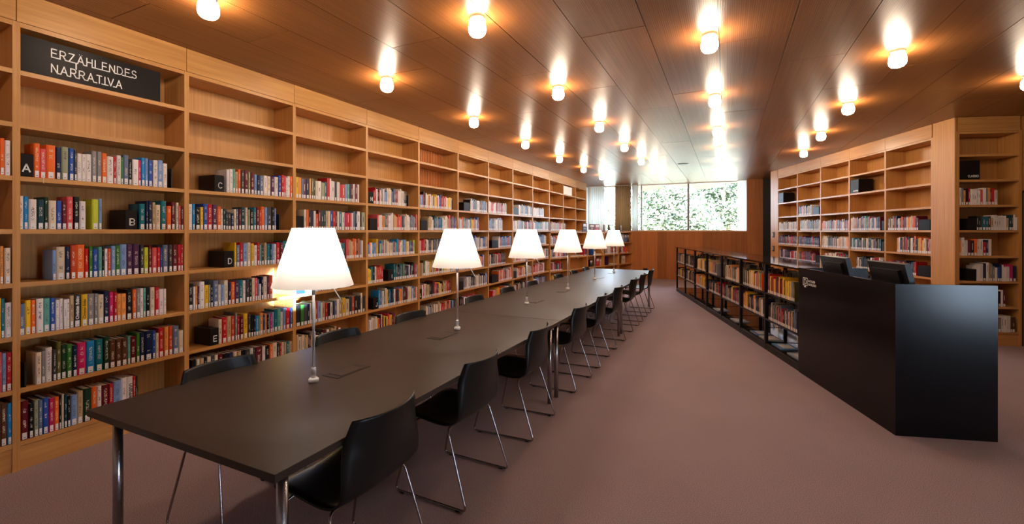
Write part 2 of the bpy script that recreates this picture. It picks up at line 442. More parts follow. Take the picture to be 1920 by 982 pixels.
# end wall: boarded below the sill and to the right of the window
wall_end = struct('wall_end', MB().box(-4.46, 7.0, Y_END + 0.012, 15.6, 0, 1.535).box(0.555, 7.0, Y_END + 0.012, 15.6, 1.535, 3.108), M_BLACK)
x = -3.1
while x < 0.95:
    w = 0.27 if x < 0.5 else 0.21
    top = 1.535 if x < 0.54 else 3.098
    if x < 0.50 and x + w > 0.40: w = 0.556 - x; top = 1.535
    MB().box(x + 0.0012, x + w - 0.0012, Y_END + random.uniform(-0.001, 0.001), Y_END + 0.02, 0.0, top).build('plank', M_OAK_WALL, wall_end)
    x += w
struct('trim_1', MB().box(-4.46, 0.556, Y_END - 0.004, 15.6, 1.535, 1.55), M_OAK_Y)          # window sill
d1 = struct('door_1', MB().box(0.985, 1.70, Y_END - 0.03, Y_END + 0.02, 0.0, 3.06), M_BLACK)
MB().box(0.975, 0.985, Y_END - 0.04, Y_END + 0.02, 0, 3.09).box(0.975, 1.72, Y_END - 0.04, Y_END + 0.02, 3.06, 3.09).build('door_frame', M_BLACK, d1)
win = struct('window_1', MB().box(-4.44, 0.555, 15.52, 15.58, 1.55, 1.585).box(-4.44, 0.555, 15.52, 15.58, 3.075, 3.105).box(-4.44, -4.40, 15.52, 15.58, 1.585, 3.075), M_WHITE)
MB().box(-2.60, -2.56, 15.50, 15.58, 1.585, 3.075).build('mullion', M_GREYDOOR, win)
MB().box(-1.135, -1.075, 15.50, 15.58, 1.585, 3.075).build('mullion', M_GREYDOOR, win)
vp = MB().box(0.305, 0.553, 15.44, 15.452, 1.552, 3.098).build('vent_panel', M_SHEER, win)
MB().box(0.33, 0.345, 15.405, 15.44, 1.83, 1.92).build('handle', M_BLACK, vp)
for a, b in ((-4.40, -2.60), (-2.56, -1.135), (-1.075, 0.305)):
    MB().box(a, b, 15.545, 15.553, 1.585, 3.075).build('pane', M_GLASS, win)

def curtain(name, x0, x1, y, z0, z1, folds, amp, m, label):
    t = thing(name, label, 'curtain', ((x0 + x1) / 2, y, z0))
    n = folds * 8; vs = []; fs = []
    for k in range(n + 1):
        u = k / n
        xx = (u - 0.5) * (x1 - x0); yy = amp * math.sin(2 * PI * folds * u) + 0.3 * amp * math.sin(5.3 * folds * u)
        vs += [(xx, yy, 0), (xx * 0.985, yy * 0.8, (z1 - z0) * 0.5), (xx, yy * 0.6, z1 - z0)]
    for k in range(n):
        for j in range(2):
            fs.append((k * 3 + j, k * 3 + 3 + j, k * 3 + 4 + j, k * 3 + 1 + j))
    o = MB().add(vs, fs, True).build('fabric', m, t)
    sd = o.modifiers.new('thickness', 'SOLIDIFY'); sd.thickness = 0.003
    MB().box(-(x1 - x0) / 2, (x1 - x0) / 2, -0.02, 0.02, z1 - z0, z1 - z0 + 0.018).build('curtain_track', M_WHITE, t)
curtain('curtain', -4.36, -3.78, 15.30, 1.555, 3.08, 9, 0.035, M_SHEER, 'white sheer curtain hanging between the bookcase end and bright window')
curtain('curtain', -3.42, -2.88, 15.31, 1.555, 3.08, 8, 0.05, M_BEIGE, 'beige curtain gathered in folds at the left part of the window')
curtain('curtain', -2.86, -2.66, 15.36, 1.555, 3.08, 5, 0.03, M_SHEER, 'narrow white sheer curtain right beside the beige curtain')

sp = thing('ceiling_speaker', 'flat dark round disc set into the ceiling near the window', 'speaker', (-0.905, 11.05, 3.100))
MB().lathe([(0.12, -0.006), (0.125, 0.0)], 24).build('rim', M_GREYDOOR, sp)
MB().lathe([(0.10, -0.010), (0.105, -0.006)], 24).build('cover', M_BLACK, sp)
so = thing('wall_socket', 'small black floor-level socket on the boarded wall under the window', 'socket', (-2.40, Y_END - 0.002, 0.26))
MB().box(-0.07, 0.07, -0.03, 0, -0.07, 0.07).build('plate', M_BLACK, so)
MB().lathe([(0.022, -0.034), (0.022, -0.030)], 12).build('outlet', M_GREYDOOR, so, (0, -0.064, 0), (PI / 2, 0, 0)).location = (0, -0.0, 0)

# ---------------------------------------------------------------- oak bookcases
SH = {1: 2.592, 2: 2.249, 3: 1.905, 4: 1.562, 5: 1.215, 6: 0.872, 7: 0.529, 8: 0.186}
T = 0.030
ST = [0.216, 1.236, 2.248, 3.3, 4.364, 5.436, 6.518, 7.602, 8.696, 9.792, 10.898, 12.001, 13.16, 14.264]
def shelf_z(case, r):
    if case == 'LD': return {5: 1.185, 6: 0.84, 7: 0.50, 8: 0.16}[r]
    if case == 'BL': return {1: 0.75, 2: 0.41}[r]
    return SH[r]
F_LW = Frame((-4.13, 0), (0, 1))
F_LD = Frame((-4.13, 10.9), (0.292, 0.956))
F_RW = Frame((1.046, 13.528), (2.811 - 1.046, 8.132 - 13.528))
F_RC = Frame((2.811, 8.132), (0.95, 0.311))
F_BL = Frame((-1.174, 12.352), (1.157 + 1.174, 4.338 - 12.352))

def bookcase(fr, s0, w, label, group, rows=(1, 2, 3, 4, 5, 6, 7, 8), zlo=0.0, ztop=3.098, zt=None, last=False, depth=0.30, name='bookcase', st=0.018, case=''):
    p = fr.p(0, s0, 0)
    t = thing(name, label, 'bookcase', p, fr.rz, group)
    for y in ((0.0, w) if last else (0.0,)):
        u = MB().box(-depth, 0, y - st, y + st, zlo, ztop if zt is not None else 2.902)
        if zt is None: u.box(-depth, -0.024, y - st, y + st, 2.902, ztop)
        u.build('upright', M_OAK_Z, t)
    MB().box(-depth - 0.018, -depth, -st, w - st, zlo, ztop).build('back_panel', M_OAK_Z, t)
    for r in rows:
        z = shelf_z(case, r)
        MB().box(-depth, -0.002, st, w - st, z - T, z).build('shelf', M_OAK_Y, t)
    if zlo == 0.0:
        z = shelf_z(case, 8)
        MB().box(-depth, -0.008, st, w - st, 0, z - T - 0.003).build('plinth', M_OAK_Y, t)
    if zt is None:
        MB().box(-depth, -0.003, st, w - st, 2.872, 2.902).build('shelf', M_OAK_Y, t)
        MB().box(-0.022, -0.0005, 0.0025, w - 0.0025, 2.905, ztop).build('cornice_panel', M_OAK_Y, t)
    else:
        MB().box(-depth, 0.0, -st if s0 < 0.01 else st, w - st, zt - T, zt).build('top_board', M_OAK_Y, t)
    return t
L_BAY = ["oak bookcase bay cut off by the photo's left edge",
         'oak bookcase bay carrying the black ERZÄHLENDES NARRATIVA sign',
         'oak bookcase bay holding the letter blocks C, D and E',
         'oak bookcase bay right behind the nearest lamp shade, without letter blocks',
         'oak bookcase bay holding the letter blocks H and J',
         'oak bookcase bay holding the letter block L',
         'oak bookcase bay, sixth counted from the sign bay along the left wall',
         'oak bookcase bay, seventh counted from the sign bay along the left wall',
         'oak bookcase bay, eighth counted from the sign bay along the left wall',
         'oak bookcase bay where the low shelving turns away from the left wall',
         'upper oak bookcase bay above the low shelving, fourth from its window end',
         'upper oak bookcase bay above the low shelving, third from its window end',
         'upper oak bookcase bay with a glare-whitened sign board on its top shelf, near the window']
for i in range(13):
    up = i >= 10
    lab = L_BAY[i]
    if i == 12: lab = 'last upper oak bookcase bay beside the white sheer curtain'
    if i == 11: lab = L_BAY[12]
    if i == 10: lab = 'upper oak bookcase bay above the low shelving, first past the turn'
    bookcase(F_LW, ST[i], ST[i + 1] - ST[i], lab, 'oak bookcase bays along the left wall',
             rows=(1, 2, 3, 4) if up else (1, 2, 3, 4, 5, 6, 7, 8), zlo=1.532 if up else 0.0, last=(i == 12))
rib = MB()
for k in range(23):
    y = 0.022 + k * 0.0455
    rib.box(-0.2995, -0.290, y, y + 0.034, 2.251, 2.560).box(-0.2995, -0.290, y, y + 0.034, 2.594, 2.870)
rib_bay = [q for q in bpy.data.objects if q.get('label') == L_BAY[5]][0]
rib.build('ribbed_panel', M_OAK_WALL, rib_bay)['kind'] = 'stuff'
NTH = ['first', 'second', 'third', 'fourth', 'fifth']
for i in range(5):
    bookcase(F_LD, 0.9 * i + (0.03 if i == 0 else 0), 0.9 - (0.03 if i == 0 else 0), 'low slanting oak shelf bay under the window, %s from the tall bookcases' % NTH[i], 'low oak shelf bays before the window',
             rows=(5, 6, 7, 8), ztop=1.497, zt=1.527, last=(i == 4), depth=0.28, case='LD', name='low_bookcase')
led = MB(); a = F_LD.p(-0.30, 0.3, 0); b = F_LD.p(-0.30, 4.5, 0)
vs = [(a.x, a.y, 1.50), (b.x, b.y, 1.50), (-4.455, Y_END - 0.01, 1.50), (-4.455, 11.2, 1.50)]
led.add(vs + [(q[0], q[1], 1.527) for q in vs], [(0, 3, 2, 1), (4, 5, 6, 7), (0, 1, 5, 4), (1, 2, 6, 5), (2, 3, 7, 6), (3, 0, 4, 7)])
struct('trim_2', led, M_OAK_Y)
R_N = ['farthest', 'second', 'third', 'fourth', 'fifth']
for i in range(5):
    bookcase(F_RW, 0.411 + 0.975 * i, 0.975, ('right-hand oak bookcase bay beside the pier with the switches' if i == 0 else
             'right-hand oak bookcase bay, %s from the pier with the switches' % R_N[i]), 'oak bookcase bays along the right wall', last=(i == 4))
pier = struct('trim_3', MB().box(-0.30, 0.0, 0.0, 0.391, 0, 3.098), M_OAK_Z, F_RW.p(0, 0, 0), F_RW.rz)
struct('trim_4', MB().box(-0.02, 0.0, 5.305, 5.677, 0, 3.098), M_OAK_Z, F_RW.p(0, 0, 0), F_RW.rz)
for z, w in ((1.455, 'upper'), (1.10, 'lower')):
    t = thing('light_switch', '%s small dark switch on the oak pier beside the black door' % w, 'switch', F_RW.p(0, 0.17, z), F_RW.rz, 'switches on the oak pier')
    MB().box(0, 0.012, -0.045, 0.045, -0.07, 0.07).build('plate', M_BLACK, t)
    MB().box(0.012, 0.02, -0.025, 0.025, -0.04, 0.04).build('rocker', M_GREYDOOR, t)
bookcase(F_RC, 0.04, 0.750, 'oak bookcase bay facing the room, holding the CLASSICI block', 'oak bookcase bays at the right end', last=True)
bookcase(F_RC, 0.84, 0.90, 'oak bookcase top above the grey door at the right edge', 'oak bookcase bays at the right end', rows=(1, 2), zlo=2.10, last=True)
d2 = struct('door_2', MB().box(-0.10, -0.05, 0.85, 1.70, 0.0, 2.07), M_GREYDOOR, F_RC.p(0, 0, 0), F_RC.rz)
MB().box(-0.10, -0.03, 0.832, 0.85, 0, 2.09).box(-0.10, -0.03, 0.85, 1.72, 2.07, 2.09).build('door_frame', M_BLACK, d2)
struct('wall_inner', MB().box(-0.46, -0.34, 0.0, 5.33, 0, 3.108).box(-3.6, -0.46, 5.2, 5.32, 0, 3.108), M_PLASTER, F_RW.p(0, 0, 0), F_RW.rz)

# signs and blocks on the shelves
def block(fr, s, w, h, z, letter, label, d=0.24, size=None, cat='letter block', name='letter_block', group='black letter blocks on the shelves', sy=None, sz=None):
    t = thing(name, label, cat, fr.p(-0.006 - d / 2, s + w / 2, z), fr.rz, group)
    o = MB().box(-d / 2, d / 2, -w / 2, w / 2, 0, h).build('casing', M_SIGN, t)
    bv = o.modifiers.new('edge', 'BEVEL'); bv.width = 0.002; bv.segments = 1
    if letter:
        if len(letter) == 1: letters('letter', letter, 0.048, M_LETTER, t, (d / 2 + 0.0002, w / 2 - 0.018 - GLYPH[letter][0] * 0.048, 0.034), stroke=0.17)
        else: letters('lettering', letter, size, M_LETTER, t, (d / 2 + 0.0002, sy, sz), width=size * 4.6, stroke=0.19)
    return t
def lw(b, loc): return ST[b + 1] + loc
LB = [(0, 3, 0.010, 0.072, 'A'), (0, 4, 0.584, 0.076, 'B'), (1, 3, 0.233, 0.085, 'C'), (1, 5, 0.318, 0.088, 'D'), (1, 7, 0.195, 0.075, 'E'),
      (3, 3, 0.022, 0.100, 'H'), (3, 7, 0.120, 0.090, 'J'), (3, 6, 0.405, 0.095, 'I'), (4, 7, 0.022, 0.060, 'L')]
for b, r, s, w, ch in LB:
    block(F_LW, lw(b, s), w, 0.150, SH[r], ch, 'black block with a white letter %s beside a row of books' % ch, sz=0.028)
PB = [(2, 4, 0.022, 0.10, 'behind the top of the nearest lamp shade'), (3, 4, 0.05, 0.14, 'on the shelf under letter block H'), (4, 4, 0.05, 0.16, 'on the fourth shelf of the letter L bay'),
      (5, 3, 0.20, 0.19, 'on the third shelf of the bay right of letter L'), (5, 7, 0.022, 0.15, 'on the seventh shelf of the bay right of letter L'),
      (6, 5, 0.15, 0.26, 'on the fifth shelf, second bay right of letter L bay'), (6, 7, 0.15, 0.26, 'on the seventh shelf, second bay right of letter L bay'),
      (7, 3, 0.03, 0.26, 'on the third shelf, third bay right of letter L bay'), (7, 7, 0.03, 0.17, 'on the seventh shelf, third bay right of letter L bay'), (4, 8, 0.05, 0.13, 'on the bottom shelf of the letter L bay')]
for b, r, s, w, wh in PB:
    block(F_LW, lw(b, s), w, 0.150, SH[r], None, 'plain black block %s' % wh, name='bookend_block', cat='bookend', group='plain black blocks')
block(F_RW, 0.411 + 0.975 * 0 + 0.03, 0.25, 0.25, SH[2], None, 'glossy black cube block in the right-hand bay beside the pier', name='sign_block', cat='sign', group='cube sign blocks')
sb = block(F_RW, 0.411 + 0.975 * 3 + 0.02, 0.25, 0.25, SH[2], None, 'black cube block with a small white line of print in an empty right-hand shelf', name='sign_block', cat='sign', group='cube sign blocks')
pm = MB()
for k, w_ in enumerate((0.012, 0.015, 0.011, 0.014, 0.012, 0.013, 0.012)): pm.box(0.1202, 0.1212, -0.030 + 0.0205 * k, -0.030 + 0.0205 * k + w_, 0.030, 0.050)     # print too small to read
pm.build('printed_line', M_LETTER, sb)['kind'] = 'stuff'
block(F_RC, 0.062, 0.25, 0.26, SH[2], 'CLASSICI', 'black cube block with the white word CLASSICI', name='sign_block', cat='sign', size=0.027, sy=-0.02, sz=0.034, group='cube sign blocks')
RB = [(F_RW, 0.411 + 0.975 + 0.66, 0.25, 3, 'at the end of the lone third-shelf row in the right bays'), (F_RW, 0.411 + 0.975 * 3 + 0.88, 0.065, 4, 'closing the fourth shelf behind the left monitor'),
      (F_RW, 0.411 + 0.975 * 4 + 0.72, 0.21, 4, 'on the fourth shelf next to the wide oak pier'), (F_RW, 0.411 + 0.975 * 4 + 0.70, 0.24, 6, 'on the sixth shelf next to the wide oak pier'),
      (F_RW, 0.411 + 0.975 + 0.79, 0.16, 6, 'on the sixth shelf of the second right bay'), (F_RW, 0.411 + 0.975 * 3 + 0.88, 0.065, 5, 'closing the fifth shelf behind the left monitor'),
      (F_RC, 0.16, 0.11, 4, 'on the fourth shelf under the CLASSICI block'), (F_RC, 0.16, 0.11, 6, 'on the sixth shelf under the CLASSICI block')]
for fr, s, w, r, wh in RB:
    block(fr, s, w, 0.16, SH[r], None, 'plain black block %s' % wh, name='bookend_block', cat='bookend', group='plain black blocks')
for b, r, s, wh in ((0, 3, 0.905, 'right end of the row beside letter block A'), (1, 4, 0.885, 'right end of the row under letter block C'), (0, 7, 0.045, 'left end of the row, second shelf from the bottom'),
                    (0, 8, 0.665, 'right end of the bottom row behind the table corner'), (2, 3, 0.868, 'end of the top row right of bay C'),
                    (3, 3, 0.835, 'end of the letter H row'), (4, 3, 0.925, 'end of the top row in bay L')):
    t = thing('bookend', 'thin black metal bookend at the %s' % wh, 'bookend', F_LW.p(-0.012, lw(b, s), SH[r]), 0, 'thin metal bookends')
    MB().box(-0.15, 0, -0.004, 0.004, 0, 0.16).build('upright_plate', M_BLACK, t)
    MB().box(-0.12, -0.01, -0.05 if b or r == 7 else -0.02, -0.004, 0.0, 0.0012).build('foot_plate', M_BLACK, t)

sg = thing('shelf_sign', 'black sign board reading ERZÄHLENDES NARRATIVA in linked white letters', 'sign', F_LW.p(-0.004, lw(0, 0.0), 2.592))
MB().box(-0.018, 0, 0.0195, 0.817, 0.0, 0.240).build('board', M_SIGN, sg)
letters('lettering', 'ERZÄHLENDES', 0.056, M_LETTER, sg, (0.0002, 0.168, 0.139), 0.485, 0.125, link_line=[(0, 1), (1, 2), (2, 3), (3, 4), (4, 5), (5, 6), (6, 7), (7, 8), (8, 9), (9, 10)])
letters('lettering', 'NARRATIVA', 0.056, M_LETTER, sg, (0.0002, 0.168, 0.036), 0.392, 0.125, link_line=[(0, 1), (1, 2), (2, 3), (3, 4), (4, 5), (5, 6), (6, 7), (7, 8)])
MB().box(0.0002, 0.0014, 0.292, 0.299, 0.094, 0.139).build('letter_link', M_LETTER, sg)
bd = thing('shelf_sign', 'sign board coloured white for glare, leaning in the top shelf near the window', 'sign', F_LW.p(-0.02, ST[11] + 0.03, 2.592))
MB().box(-0.012, 0, 0, 0.80, 0, 0.24).build('board', M_WHITE, bd)  # white stands in for window glare on a dark sign
MB().box(-0.0125, 0.0006, -0.008, 0, 0, 0.245).build('edge_strip', M_BLACK, bd)

# ---------------------------------------------------------------- books: the largest one by one
BOOKS = {
    (-1, 3): "923,12,240,w 936,13,236,r 949,20,233,o 971,25,223,w",
    (-1, 5): "923,11,237,k 935,14,243,n 949,16,240,O 969,28,227,W",
    (-1, 6): "923,11,270,e 935,14,262,w 949,4,255,y 954,17,250,t 973,29,221,w",
    (-1, 7): "923,11,289,B 935,14,280,n 949,8,255,p 958,18,245,c 976,26,246,r",
    (-1, 8): "922,12,300,k 935,14,300,O 952,29,271,E 982,21,264,i",
    (0, 3): "83,29,228,o 112,31,196,p 145,44,228,o 192,26,218,B 222,35,228,q 261,27,224,b 288,14,214,G 304,23,194,w 327,23,192,w 351,32,197,w 384,27,224,g 415,26,226,g 443,30,219,o 473,39,199,w 513,17,205,r 530,27,216,w 557,14,206,n 574,33,226,s 607,22,198,k 631,39,199,w 670,18,198,m 690,24,222,i 715,20,222,c 737,28,210,b 770,31,213,w 801,36,218,c 838,32,196,w",
    (0, 4): "10,25,216,w 36,21,215,i 59,37,198,w 100,33,198,T 134,21,217,N 156,37,195,W 195,28,196,b 223,26,194,R 250,32,228,p 286,30,230,k 316,33,200,w 387,37,219,l 425,18,225,c 678,37,202,t 720,15,226,B 737,25,228,B 766,20,218,e 787,34,199,W 823,38,232,t 866,33,195,o 901,30,228,R 936,19,225,W 958,14,199,p 972,20,196,R",
    (0, 5): "176,19,204,c 197,43,226,W 241,24,225,B 268,30,235,u 298,46,239,o 345,22,209,r 370,19,223,n 390,31,204,b 423,19,219,a 443,13,221,k 459,18,205,w 478,19,204,u 498,26,224,c 525,28,228,n 554,40,234,c 595,37,235,v 636,41,235,v 682,23,226,G 708,29,206,l 739,20,221,R 761,33,202,p 798,22,204,r 821,12,201,b 837,38,222,s 879,27,223,G 908,36,222,R 948,24,221,r 972,18,221,r",
    (0, 6): "13,30,204,s 44,26,223,y 71,22,221,o 96,33,227,w 130,32,224,a 163,26,223,b 191,19,205,w 211,18,212,w 232,15,203,w 247,15,204,w 264,21,226,e 286,38,227,G 327,33,226,y 361,37,225,g 399,19,222,g 421,32,212,W 454,30,235,B 487,26,223,m 515,20,218,r 536,23,203,O 559,30,202,O 591,38,232,k 631,24,225,o 656,26,225,g 682,21,227,w 703,17,228,a 722,26,230,k 750,30,229,W 782,28,228,r 812,32,207,w 844,20,206,w",
    (0, 7): "93,27,210,W 121,20,216,g 142,31,232,w 176,19,212,G 195,23,262,d 219,28,234,N 249,28,231,n 279,25,217,B 306,45,228,m 355,46,228,i 407,43,230,t 454,32,240,N 489,35,207,E 527,34,208,E 562,35,207,E 600,18,213,a 619,36,207,R 658,22,226,n 682,30,224,B 713,50,230,B 764,21,224,b 787,21,198,W 810,34,235,r 848,29,236,O 881,29,235,u 912,42,232,s 955,35,187,W",
    (0, 8): "22,37,254,R 61,22,225,k 85,20,243,q 105,20,236,s 127,28,241,b 157,27,228,m 185,23,228,o 209,12,235,k 222,12,236,W 235,16,231,T 251,17,215,k 271,34,211,c 305,31,228,e 339,42,235,N 384,30,234,o 415,25,232,w 443,42,229,R 485,23,227,r 512,47,237,c 561,34,246,w 596,36,244,w 633,18,239,r 652,13,237,N",
    (1, 3): "345,27,210,w 372,27,217,w 399,25,224,a 424,24,201,e 448,26,226,o 479,31,218,G 512,37,225,R 551,21,210,q 574,34,213,R 613,26,195,c 641,29,193,B 672,35,192,s 710,35,196,w 747,38,194,W 788,41,195,v 829,40,195,w 871,30,214,b 904,32,223,r 936,20,218,p 959,18,202,w 980,29,219,w 1009,24,219,o",
    (1, 4): "19,31,220,w 51,20,224,i 75,41,197,k 116,23,197,y 139,36,229,b 177,38,226,r 218,41,225,v 259,33,209,o 292,18,189,W 312,21,193,T 335,19,168,G 356,28,161,G 384,28,153,B 412,19,191,W 432,22,195,s 456,23,196,R 479,39,214,T 523,22,212,W 547,20,194,q 569,37,195,k 606,25,218,t 634,28,219,R 663,21,196,u 686,32,229,o 720,27,225,c 750,44,227,G 796,31,229,k 829,18,218,c",
    (1, 5): "416,17,227,y 435,32,204,s 469,31,225,r 503,36,219,c 542,32,225,W 579,26,215,y 608,31,197,w 641,22,221,r 665,21,198,a 689,24,197,G 716,26,217,e 745,32,206,t 780,17,205,T 799,28,207,c 827,19,204,w 850,36,218,r 890,34,218,R 924,47,232,t 973,28,221,k 1003,25,226,w",
    (1, 6): "19,38,222,k 57,17,198,w 74,16,200,O 92,16,198,v 110,40,234,w 151,32,200,y 186,16,201,q 203,21,199,B 226,41,233,s 270,22,194,W 292,25,191,c 319,35,227,W 356,28,205,B 385,33,205,o 421,38,214,v 462,33,218,t 500,25,207,w 527,35,216,G 564,21,213,k 588,28,223,W 618,26,220,p 644,19,205,s 663,18,157,w 683,24,226,B 709,36,225,W 745,27,228,v 772,35,233,u",
    (1, 7): "273,28,221,W 303,42,233,r 348,37,235,e 385,33,232,u 421,21,255,g 445,21,220,r 469,34,217,R 506,39,232,y 547,27,221,G 574,26,212,k 603,23,202,B 626,32,191,i 658,14,189,a 673,31,212,O 704,19,190,b 725,18,197,O 745,24,181,k 769,12,190,c 781,18,188,m 802,20,199,c 824,37,225,t 861,34,224,a 899,25,186,w 926,27,223,c 957,47,214,r 1007,27,210,b",
    (1, 8): "47,32,255,k 84,28,251,W 116,29,251,e 147,25,252,k 175,30,249,W 209,26,250,G 239,28,251,W 275,35,249,R 315,41,242,k 360,42,238,B 407,33,237,W 445,34,232,e 483,35,232,k 523,39,232,G 567,31,232,w 600,23,230,G 625,68,229,R 697,32,221,w 731,39,218,k 774,31,224,o 808,47,229,W 859,25,215,N 886,21,210,r 907,25,215,W 936,27,208,e 965,30,212,t 998,35,204,e",
    (2, 3): "24,31,223,y 59,37,223,O 99,20,212,s 119,35,215,v 156,37,216,B 197,22,223,O 223,30,226,d 255,20,218,G 277,34,204,W 314,41,208,w 362,45,196,q 408,27,207,t 437,39,255,r 477,23,252,w 502,50,227,w 553,26,219,B 582,42,223,w 629,34,197,r 663,46,201,p 713,31,211,c 746,27,214,a 776,29,217,B 808,30,220,R 841,26,223,w 871,38,226,R 912,24,223,w",
    (2, 4): "128,26,221,W 156,30,224,o 190,29,215,k 219,30,214,B 253,29,212,w 286,32,180,u 320,35,226,R 355,35,224,T 393,25,223,T 421,30,219,e 454,29,220,W 483,36,225,b 522,34,217,r 556,30,218,R 589,28,219,w 621,34,221,t 660,42,211,w 705,36,206,m 741,40,208,r 784,28,209,p 813,25,210,w 841,30,229,s 874,30,231,B 907,48,232,w 958,22,221,k 980,57,223,q",
    (2, 7): "28,56,226,k 86,36,224,n 124,45,223,G 173,29,220,B 203,16,225,w 219,30,236,n 253,26,234,w 282,25,232,r 307,45,230,c 355,17,208,w 373,38,206,e 418,29,196,r 450,33,191,k 483,32,195,w 515,34,202,B 549,30,203,s 582,35,216,w 620,43,213,e 666,47,221,y 717,56,199,W 776,41,219,T 818,39,220,u 862,50,219,k 912,51,215,k 967,25,243,W 997,44,200,G",
}
TEENS = 'zeroth first second third fourth fifth sixth seventh eighth ninth tenth eleventh twelfth thirteenth fourteenth fifteenth sixteenth seventeenth eighteenth nineteenth'.split()
def nth(n):
    if n < 20: return TEENS[n]
    t, u = divmod(n, 10); w = {2: 'twenty', 3: 'thirty'}[t]
    return (w[:-1] + 'ieth') if not u else w + '-' + TEENS[u]
WHERE = {(0, 3): 'beside letter block A', (0, 4): 'shelf with block B', (0, 5): 'shelf below block B', (0, 6): 'second shelf below B', (0, 7): 'third shelf below B', (0, 8): 'bottom shelf below B',
         (1, 3): 'beside letter block C', (1, 4): 'shelf below block C', (1, 5): 'beside letter block D', (1, 6): 'shelf below block D', (1, 7): 'beside letter block E', (1, 8): 'bottom shelf below E',
         (-1, 3): 'cut-off shelf beside A', (-1, 5): 'cut-off shelf, two below A', (-1, 6): 'cut-off shelf, three below A', (-1, 7): 'cut-off shelf, four below A', (-1, 8): 'cut-off bottom shelf'}
def book(fr, s, w, h, z, col, label, group, d=None, title=None):
    d = d or random.uniform(0.135, 0.175)
    t = min(0.0025, w * 0.12); e = min(0.005, w * 0.25)
    prof = [(-d, 0), (-e, 0), (0, w * 0.22), (0, w * 0.78), (-e, w), (-d, w), (-d, w - t), (-e - t, w - t), (-e - t, t), (-d, t)]
    n = len(prof)
    vs = [(x, y, 0) for x, y in prof] + [(x, y, h) for x, y in prof]
    fs = [(i, (i + 1) % n, (i + 1) % n + n, i + n) for i in range(n)]
    for q in ((0, 1, 8, 9), (1, 2, 3, 4, 7, 8), (4, 5, 6, 7)):
        fs.append(tuple(i + n for i in q)); fs.append(q[::-1])
    o = MB().add(vs, fs).build('book', M_BOOK, None, fr.p(-0.005 - random.uniform(0, 0.006), s, z), (0, 0, fr.rz))
    k = random.uniform(0.9, 1.06)
    o.color = tuple(min(1, v * k) for v in LIN[col]) + (1,)
    tag(o, label, 'book', group)
    MB().box(-d + 0.004, -e - t, t, w - t, 0.003, h - 0.004).build('page_block', M_PAGES, o)
    a = 0.10 * w
    if w > 0.009: MB().box(-0.002, 0.0008, a + 0.10 * w, w - a - 0.10 * w, 0.004, 0.004 + min(0.042, h * 0.19)).build('spine_label', M_STICKER, o)
    if title:
        text('spine_title', title[0], title[1], title[2], o, (0.0008, w * 0.5 + title[1] * 0.33, title[3]), 'up')
    return o
M_INK = plain('black_ink', (0.03, 0.025, 0.025), 0.6)
TITLES = {(0, 8, 596): ('hmann', 0.044, M_INK, 0.075), (0, 6, 286): ('Christian Bobin', 0.026, M_LETTER, 0.055), (0, 6, 327): ('Christian Bobin', 0.022, M_INK, 0.055)}
small = []          # (frame, s, w, h, z, colour, x) of every book that goes into the joined mesh
for (b, r), row in BOOKS.items():
    it = [q.split(',') for q in row.split()]
    it = [(int(q[0]) / 1000, int(q[1]) / 1000, int(q[2]) / 1000, q[3]) for q in it]
    prev_end = -9
    for i, (s, w, h, c_) in enumerate(it):
        if s < prev_end: s = prev_end
        prev_end = s + w + 0.0004
        s0 = ST[b + 1] + s
        if b >= 2:
            small.append((F_LW, s0, w, h, SH[r], c_, 0)); continue
        size = 'thick ' if w > 0.042 else 'thin ' if w < 0.019 else 'tall ' if h > 0.236 else 'small ' if h < 0.195 else ''
        lab = '%s%s book' % (size, CNAME[c_])
        pos = '%s from the left, %s' % (nth(i + 1), WHERE[b, r])
        if i: full = lab + ' right of a %s one, ' % CNAME[it[i - 1][3]] + pos
        else: full = lab + ' left of a %s one, ' % CNAME[it[1][3]] + pos
        if len(full.replace('-', ' ').split()) > 16: full = lab + ', ' + pos
        o = book(F_LW, s0, w, h, SH[r], c_, full, 'books in the nearest oak bays', title=TITLES.get((b, r, round(s * 1000))))
        if random.random() < 0.055 and w > 0.02:
            rb = MB().box(0.006, 0.0068, w * 0.45, w * 0.45 + 0.004, -0.035, 0.002).box(-0.03, 0.0068, w * 0.45, w * 0.45 + 0.004, 0.0005, 0.0012).build('ribbon', M_BOOK, o)
            rb.color = random.choice([(0.5, 0.05, 0.03, 1), (0.65, 0.55, 0.35, 1), (0.6, 0.2, 0.03, 1)])

